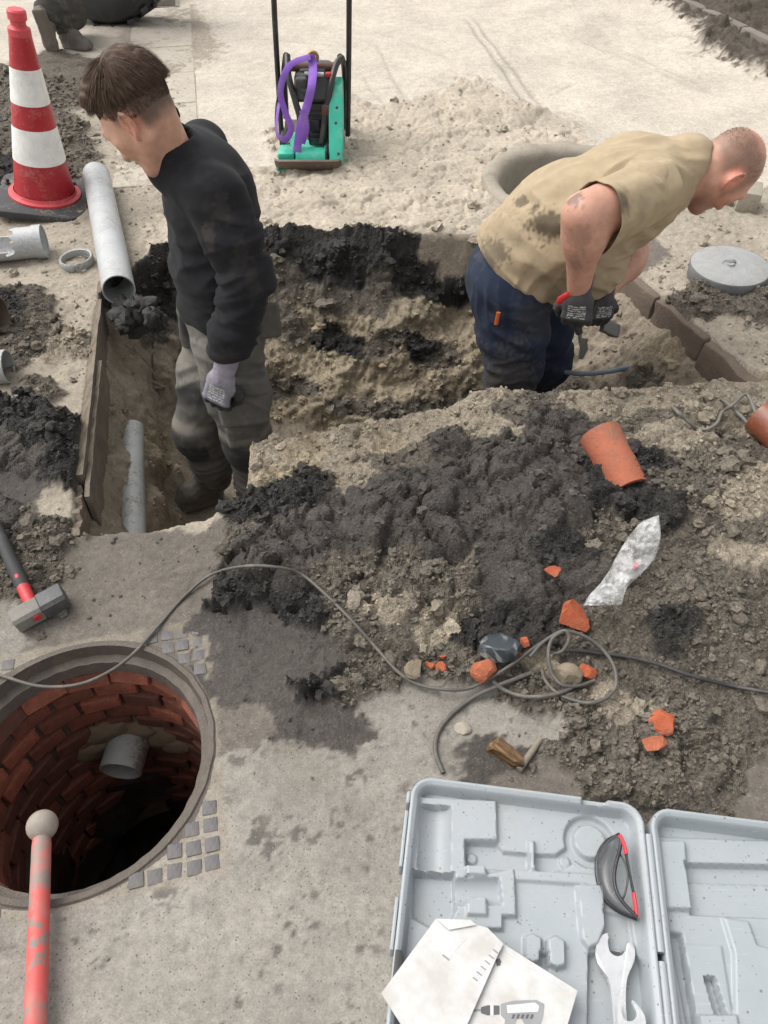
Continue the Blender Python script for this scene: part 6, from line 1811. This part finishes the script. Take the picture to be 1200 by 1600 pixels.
def tr_col(P, n):
    c = base_colour(P, (.105, .098, .088), .25, 14)
    for k_ in (kA, kB):
        w = blob(P, np3(k_) + np3(yf) * .03 + np.array((0, 0, -.035)), (.11, .11, .085), .12) * (n @ np3(yf) > -.25)
        c = lerp_c(c, (.035, .035, .035), w * .9)
        w2 = blob(P, np3(k_) + np3(yf) * .02 + np.array((0, 0, .062)), (.11, .11, .022), .3)
        c = lerp_c(c, (.21, .19, .165), w2 * .7)
    c = lerp_c(c, (.030, .030, .030), stain(P, n, 290, 620, 40, 16, 4, .2) * .8)
    c = lerp_c(c, (.24, .22, .185), stain(P, n, 300, 560, 40, 36, 5, .8) * .45)
    c = lerp_c(c, (.034, .033, .032), blob(P, pk3, .075) * .8)
    c = lerp_c(c, (.022, .026, .045), stain(P, n, 322, 492, 20, 12, 6, .2) * .9)
    return c
sdf_obj('trousers', tr_, M_trou, man, tr_fold, tr_col, 1)
glove_obj('glove', man, PY(348, 588, 1.862), PY(337, 628, 1.845), (.35, .9, .1), (.75, 1.05, .7), M_glove, glove_colour((.20, .19, .22), (.032, .030, .030), (.24, .22, .26)), 1.05, thumb_side=1)
glove_obj('glove', man, wrR, wrR + V((-.04, 0, -.08)), (.3, -.9, 0), (.6, .8, .6), M_glove, glove_colour((.20, .19, .22), (.032, .030, .030), (.24, .22, .26)), 1.0, thumb_side=-1)
def boot_col(P, t, h):
    c = base_colour(P, (.115, .104, .092), .3, 30)
    c = lerp_c(c, (.16, .138, .11), sstep(.035, .012, h) * .7)
    c = lerp_c(c, (.11, .10, .085), (np.abs(np.sin(t * 14 + h * 40)) > .9) * (h > .03) * .5)
    return c
zS = FLOOR_Z + .022
shoe_obj('shoe', man, G(350, 772, zS), G(250, 806, zS), M_boot, boot_col)
shoe_obj('shoe', man, G(428, 812, zS), G(352, 852, zS), M_boot, boot_col)

# ------------------------------------------------------------------ bent worker
rp_ = PY(803, 428, 2.50)
man2 = empty('person', (rp_.x, rp_.y, FLOOR_Z))
tag(man2, 'balding worker in tan polo shirt and navy trousers bending over the pit', 'person')
hc2 = PY(1130, 268, 2.47); RH2 = rot_head((1, .12), math.radians(62), math.radians(0))
nb2 = PY(1058, 268, 2.48)
sN, eN, wN = PY(1004, 302, 2.25), PY(913, 336, 2.12), PY(904, 452, 2.17)
sF = sN + V((.02, .36, -.07)); eF, wF = PY(985, 395, 2.62), PY(948, 452, 2.44)
chs = PY(985, 300, 2.49); ax_t = (chs - rp_).normalized()
hN, kN, aN = PY(800, 455, 2.40), PY(802, 572, 2.36), None
aN = V((kN.x - .03, 2.42, FLOOR_Z + .09))
hF, kF = PY(830, 460, 2.58), PY(852, 562, 2.56); aF = V((kF.x - .05, 2.66, FLOOR_Z + .09))
b2_ = Field((.40, 1.95, -.16), (1.40, 2.85, .90), .0047)
PH2 = add_head(b2_, np3(hc2), RH2, 1.02)
b2_.cone(np3(nb2) - np3(ax_t) * .05, PH2(-.03, 0, -.02), .075, .070, .04)
b2_.cone(np3(rp_.lerp(chs, .55)), np3(chs), .13, .14, .05)
for a, b, c in ((sN, eN, wN), (sF, eF, wF)):
    m_ = b.lerp(c, .28) + V((.004, -.004, 0))
    b2_.cone(np3(nb2) - np3(ax_t) * .05, np3(a), .07, .062, .05)
    b2_.chain([np3(a), np3(a.lerp(b, .6)), np3(b), np3(m_), np3(c)], [.066, .063, .055, .056, .036], .05)
def skin2(P, n):
    c = base_colour(P, (.50, .27, .195), .08, 12)
    L = (P - np3(hc2)) @ RH2
    head = np.linalg.norm(L, axis=1) < .19
    red = blob(L, (-.014, -.085, -.002), .04) + blob(L, (-.014, .085, -.002), .04) + .7 * blob(L, (-.02, 0, .12), (.07, .06, .05)) + .5 * blob(L, (.06, -.05, -.03), .05)
    c = lerp_c(c, (.58, .20, .14), np.clip(red, 0, 1) * .55)
    nz = noise3(L[:, 0] * 30, L[:, 1] * 30, L[:, 2] * 30, 4) * .02
    zone = sstep(.012, -.02, L[:, 0] - .045 + nz) * sstep(-.055, -.02, L[:, 2] + .25 * L[:, 0]) * sstep(.118, .085, L[:, 2] + nz) * head
    zone = zone * (1 - blob(L, (-.010, -.085, -.005), (.035, .035, .042))) * (1 - blob(L, (-.010, .085, -.005), (.035, .035, .042)))
    c = lerp_c(c, (.16, .105, .078), np.clip(zone, 0, 1) * .68)
    beard = blob(L, (.05, 0, -.085), (.07, .08, .05)) * head
    c = lerp_c(c, (.20, .115, .085), beard * .5)
    for u, v, a, b, k in ((897, 308, 14, 18, .7), (905, 380, 20, 30, .25), (925, 283, 16, 8, .4), (895, 420, 16, 14, .2)):
        c = lerp_c(c, (.10, .085, .072), stain(P, n, u, v, a, b, int(u), .9) * k)
    return c
sdf_obj('body', b2_, M_skin, man2, None, skin2, 2)
M_hair2 = hair_mat('greying_brown_hair', (.17, .115, .08))
rs = random.Random(6); roots = []; Rm = Matrix([list(r) for r in RH2])
while len(roots) < 2600:
    d = V((rs.gauss(0, 1), rs.gauss(0, 1), rs.gauss(0, 1))).normalized()
    p = V((d.x * .100 - .012, d.y * .077, d.z * .090 + .040)) * 1.02
    if p.x > .055 and p.z < .09: continue
    if p.z < -.02 - .25 * p.x: continue
    if abs(p.y) > .06 and p.z < .045 and p.x > -.05: continue
    top = p.z > .10
    if top and rs.random() > (.22 if p.x > .03 else .05): continue
    if p.z > .08 and not top and rs.random() > .5: continue
    n_ = V((d.x / .1, d.y / .077, d.z / .09)).normalized()
    L_ = rs.uniform(.003, .006) if not (top and p.x > .02) else rs.uniform(.008, .016)
    roots.append((Rm @ p + hc2, Rm @ (n_ + V((.15, 0, -.5)) * .6).normalized(), L_, Rm @ V((.05, 0, -.15))))
strands('hair', M_hair2, man2, roots, 0, .00045, 19, 3)
# polo shirt
sh = Field((.15, 2.05, -.15), (1.3, 2.95, .85), .0055)
sh.cone(np3(PY(788, 427, 2.5)), np3(PY(880, 352, 2.5)), .172, .178, .05, flat=((0, 1, 0), 1.18))
sh.cone(np3(PY(880, 352, 2.5)), np3(PY(990, 292, 2.49)), .175, .150, .05, flat=((0, 1, 0), 1.2))
sh.ell(np3(PY(905, 400, 2.48)), (.16, .17, .13), None, .07)
sh.cone(np3(PY(990, 300, 2.49)), np3(nb2) - np3(ax_t) * .03, .14, .088, .06)
for a, b in ((sN, eN), (sF, eF)):
    sh.cone(np3(nb2) - np3(ax_t) * .05, np3(a), .085, .070, .04)
sh.cone(np3(nb2) - np3(ax_t) * .02, np3(nb2) + np3(ax_t) * .035, .092, .088, .02)
sh.cone(np3(nb2) - np3(ax_t) * .06, PH2(-.03, 0, -.02), .078, .076, .006, 'sub')
p0, p1 = PY(736, 386, 2.42), PY(868, 490, 2.36)
hd = (p1 - p0).normalized(); hn = V((-hd.z, 0, hd.x)); hn = hn if hn.dot(ax_t) < 0 else -hn
sh.cut(np3(p0) + np3(hd) * .02, np3(hn), .012)
def sh_fold(P, n):
    f = cloth_folds(P, sN + V((.02, 0, .03)), V((.2, .1, 1)), .017, .18, 20, 31) + cloth_folds(P, PY(850, 340, 2.4), V((.6, .3, .9)), .017, .28, 13, 33)
    f += cloth_folds(P, PY(800, 420, 2.35), V((1, 0, -.7)), .016, .22, 15, 35) + cloth_folds(P, PY(950, 420, 2.35), V((.3, 0, 1)), .019, .2, 16, 37) + cloth_folds(P, PY(960, 250, 2.45), V((0, 1, .2)), .013, .24, 15, 39)
    seam = (P - np3(p0)) @ np3(hn)
    f += cloth_folds(P, sN.lerp(eN, .2), V((.1, 0, 1)), .010, .12, 34, 47) + cloth_folds(P, nb2, V((.2, .5, 1)), .007, .14, 26, 48)
    f *= sstep(.0, -.04, seam)
    return f + .003 * np.exp(-((seam + .028) / .006) ** 2)
def sh_col(P, n):
    c = base_colour(P, (.365, .288, .188), .05, 7)
    for u, v, a, b, k in ((858, 352, 34, 26, .72), (772, 398, 22, 26, .6), (815, 315, 12, 9, .7), (971, 318, 14, 22, .7), (1010, 318, 16, 10, .25), (870, 440, 40, 30, .15), (790, 360, 30, 30, .2), (1000, 335, 10, 8, .25)):
        c = lerp_c(c, (.055, .045, .035), stain(P, n, u, v, a, b, int(u), .9) * k)
    seam = np.abs((P - np3(PY(800, 425, 2.3))) @ np3(V((.55, 0, -.83)).normalized()))
    return c
sdf_obj('polo_shirt', sh, M_tan, man2, sh_fold, sh_col, 2)
# short sleeve: an open tube round the upper arm
d_ = (eN - sN).normalized(); a_, b_ = frame_from(d_, V((0, 0, 1)))
vs, fs = [], []; nR, nA = 22, 40
for side_ in (0, 1):
    for i in range(nR + 1):
        t_ = i / nR; c_ = sN + d_ * (-.075 + t_ * ((eN - sN).length * .76 + .075)) + V((0, 0, -.012 * t_))
        for k in range(nA):
            q = 2 * math.pi * k / nA
            rv = (.086 + .006 * t_) if math.cos(q) > 0 else (.082 + .052 * t_); rh = .084 + .014 * t_
            w_ = float(nz1(math.cos(q) * 1.6, math.sin(q) * 1.6 + 5, t_ * 2.2, 91)) * .011 * (.3 + t_) + float(nz1(math.cos(q) * 4, math.sin(q) * 4, t_ * 1.4 + 3, 92)) * .007
            hem = .0025 if t_ > .80 and t_ < .86 else 0
            r_ = -.0035 * side_ + w_ - hem * (1 - side_)
            vs.append(c_ + a_ * (math.cos(q) * (rv + r_)) + b_ * (math.sin(q) * (rh + r_)))
    o0 = side_ * (nR + 1) * nA
    for i in range(nR):
        for k in range(nA):
            f_ = (o0 + i * nA + k, o0 + i * nA + (k + 1) % nA, o0 + (i + 1) * nA + (k + 1) % nA, o0 + (i + 1) * nA + k)
            fs.append(f_ if side_ == 0 else f_[::-1])
for k in range(nA): fs.append((nR * nA + k, nR * nA + (k + 1) % nA, (2 * nR + 1) * nA + (k + 1) % nA, (2 * nR + 1) * nA + k))
P_ = np.array([tuple(v) for v in vs]); N_ = np.zeros_like(P_); N_[:, 1] = -1
o = mesh_obj('sleeve', vs, fs, M_tan, None, True, np.concatenate([sh_col(P_, N_), np.ones((len(P_), 1))], 1)); o.parent = man2; o.matrix_parent_inverse = Matrix.Translation(-man2.location)
# collar
bm = bmesh.new()
cc = nb2 + ax_t * .028; t_ = ax_t; a_, b_ = frame_from(t_, V((0, 0, 1)))
ringp = [cc + a_ * (.091 * math.cos(q)) + b_ * (.089 * math.sin(q)) - t_ * (.045 * (1 - math.cos(q)) * .5) for q in np.linspace(-2.5, 2.5, 26)]
add_tube(bm, ringp, .020, 8, flat=.35, up=t_); bmesh.ops.smooth_vert(bm, verts=bm.verts[:], factor=.3)
o = bm_obj('collar', bm, worn('collar_cloth', (.365, .288, .188), .9, dirt=(.2, .15, .09), amount=.4, scale=18, bump=.4), None, smooth=1.2); o.parent = man2; o.matrix_parent_inverse = Matrix.Translation(-man2.location)
# trousers
t2_ = Field((.1, 2.05, -.72), (1.1, 2.95, .45), .0058)
t2_.ell(np3(PY(800, 430, 2.5)), (.165, .19, .15), None, .06)
for a, b, c in ((hN, kN, aN), (hF, kF, aF)):
    t2_.chain([np3(a), np3(a.lerp(b, .5)), np3(b), np3(b.lerp(c, .5)), np3(c)], [.122, .112, .094, .084, .075], .05)
def t2_fold(P, n):
    f = 0
    for a, b, c in ((hN, kN, aN), (hF, kF, aF)):
        f = f + cloth_folds(P, b, b - a, .018, .15, 17, 41) + cloth_folds(P, a.lerp(b, .4), V((.6, 0, 1)), .020, .18, 14, 43)
    return f + cloth_folds(P, PY(775, 470, 2.35), V((1, 0, .25)), .016, .13, 20, 45)
def t2_col(P, n):
    c = base_colour(P, (.016, .024, .046), .25, 9)
    for u, v, a, b, k in ((790, 600, 50, 60, .55), (830, 500, 30, 40, .30), (770, 610, 22, 20, .5), (830, 515, 10, 5, .6)):
        c = lerp_c(c, (.085, .075, .062), stain(P, n, u, v, a, b, int(u) + int(v), 1.0) * k)
    c = lerp_c(c, (.010, .014, .026), stain(P, n, 792, 500, 5, 30, 9, .1) * .6)
    return c
sdf_obj('trousers', t2_, M_navy, man2, t2_fold, t2_col, 2)
G2 = glove_colour((.062, .060, .063), (.040, .038, .037), (.075, .07, .072))
glove_obj('glove', man2, PY(905, 462, 2.165), PY(900, 500, 2.15), (.3, .9, -.1), (.8, 1.1, .7), M_glove, G2, 1.12, thumb_side=-1)
glove_obj('glove', man2, PY(943, 466, 2.42), PY(938, 498, 2.40), (-.2, .85, -.3), (.8, 1.0, .7), M_glove, G2, 1.1, thumb_side=1)
bm = bmesh.new(); add_tube(bm, [PY(889, 459, 2.132), PY(876, 468, 2.142), PY(872, 474, 2.155)], [.010, .012, .008], 10, flat=.5); o = bm_obj('red_cuff', bm, M_hred, None, smooth=1); o.parent = man2; o.matrix_parent_inverse = Matrix.Translation(-man2.location)
for a, dy in ((aN, 0), (aF, .02)):
    shoe_obj('shoe', man2, V((a.x - .07, a.y + .02, zS)), V((a.x + .20, a.y - .03, zS)), M_boot, boot_col)
# what he holds, and the pencil in his pocket
M_trow = worn('muddy_steel', (.17, .165, .155), .5, dirt=(.20, .165, .125), amount=.8, scale=35, bump=.6, metallic=.4)
tw = empty('trowel', PY(905, 505, 2.18))
def TW(p): return V(p) - tw.location
bm = bmesh.new(); add_tube(bm, [TW(PY(893, 470, 2.185)), TW(PY(905, 520, 2.185))], [.014, .013], 12); bm_obj('handle', bm, M_hgrip, tw, smooth=1)
bm = bmesh.new(); add_tube(bm, [TW(PY(905, 520, 2.185)), TW(PY(908, 532, 2.185))], .006, 8); bm_obj('tang', bm, M_trow, tw, smooth=1)
bm = bmesh.new()
bl_ = [PY(x, y, Y_) for x, y, Y_ in ((903, 528, 2.185), (917, 530, 2.19), (919, 546, 2.195), (910, 562, 2.195), (904, 560, 2.19), (906, 545, 2.185))]
f0 = [bm.verts.new(TW(p)) for p in bl_]; f1 = [bm.verts.new(TW(p + V((0, .004, 0)))) for p in bl_]
bm.faces.new(f0); bm.faces.new(f1[::-1])
for k in range(6): bm.faces.new((f0[k], f0[(k + 1) % 6], f1[(k + 1) % 6], f1[k]))
bm_obj('blade', bm, M_trow, tw)
tag(tw, 'muddy trowel pointing down from the nearer gloved hand of the bent worker', 'trowel')
hp = PY(953, 513, 2.44)
bm = bmesh.new(); add_box(bm, (0, 0, 0), (.085, .05, .028), bevel=.006); 
bmesh.ops.subdivide_edges(bm, edges=bm.edges[:], cuts=2, use_grid_fill=True)
for v_ in bm.verts: v_.co += v_.co.normalized() * float(nz1(v_.co.x * 40, v_.co.y * 40, v_.co.z * 40, 3)) * .008
o = bm_obj('stone_piece', bm, M_trow, None, smooth=.7, loc=hp); o.rotation_euler = (.9, .55, .3)
tag(o, 'muddy grey block held in the farther gloved hand of the bent worker', 'stone')
bm = bmesh.new(); add_tube(bm, [PY(779, 488, 2.268), PY(775, 507, 2.268)], .0075, 8, flat=.6)
tag(bm_obj('carpenter_pencil', bm, worn('orange_pencil', (.55, .12, .03), .5), None, smooth=1), 'orange pencil sticking out of the navy trouser pocket', 'pencil')

# ------------------------------------------------------------------ legs of a third worker by the wheel
k0 = G(85, 88)
man3 = empty('person', (k0.x, k0.y, 0)); tag(man3, 'third worker by the wheel, only dark trouser legs and muddy boots in view', 'person')
kb1, kb2 = G(84, 90), G(104, 80)
f3 = Field((-2.75, 5.35, -.05), (-1.75, 6.75, 1.05), .009)
an1 = V((kb1.x - .01, kb1.y + .10, .24)); an2 = V((kb2.x + .02, kb2.y + .08, .13))
kn1 = an1 + V((.05, .36, -.10)); kn2 = an2 + V((.16, .12, .38)); hp_ = V((kb1.x + .02, kb1.y + .28, .55))
f3.chain([np3(an1), np3(kn1), np3(hp_)], [.065, .085, .11], .04); f3.chain([np3(an2), np3(kn2), np3(hp_ + V((.1, .05, 0)))], [.068, .085, .11], .04)
f3.ell(np3(hp_ + V((.04, 0, .08))), (.17, .15, .14), None, .05)
sdf_obj('trousers', f3, M_trou, man3, lambda P, n: cloth_folds(P, an1, V((0, .5, 1)), .018, .16, 22, 51) + cloth_folds(P, an2, V((0, .2, 1)), .018, .16, 24, 52), lambda P, n: base_colour(P, (.060, .056, .048), .25, 10), 2)
shoe_obj('boot', man3, kb1 + V((-.02, .0, .285)), kb1 + V((.0, .015, .02)), M_boot, boot_col, up=(0, 1, .1), vox=.006)
shoe_obj('boot', man3, kb2 + V((-.03, .07, .012)), kb2 + V((.17, .0, .012)), M_boot, boot_col, vox=.006)
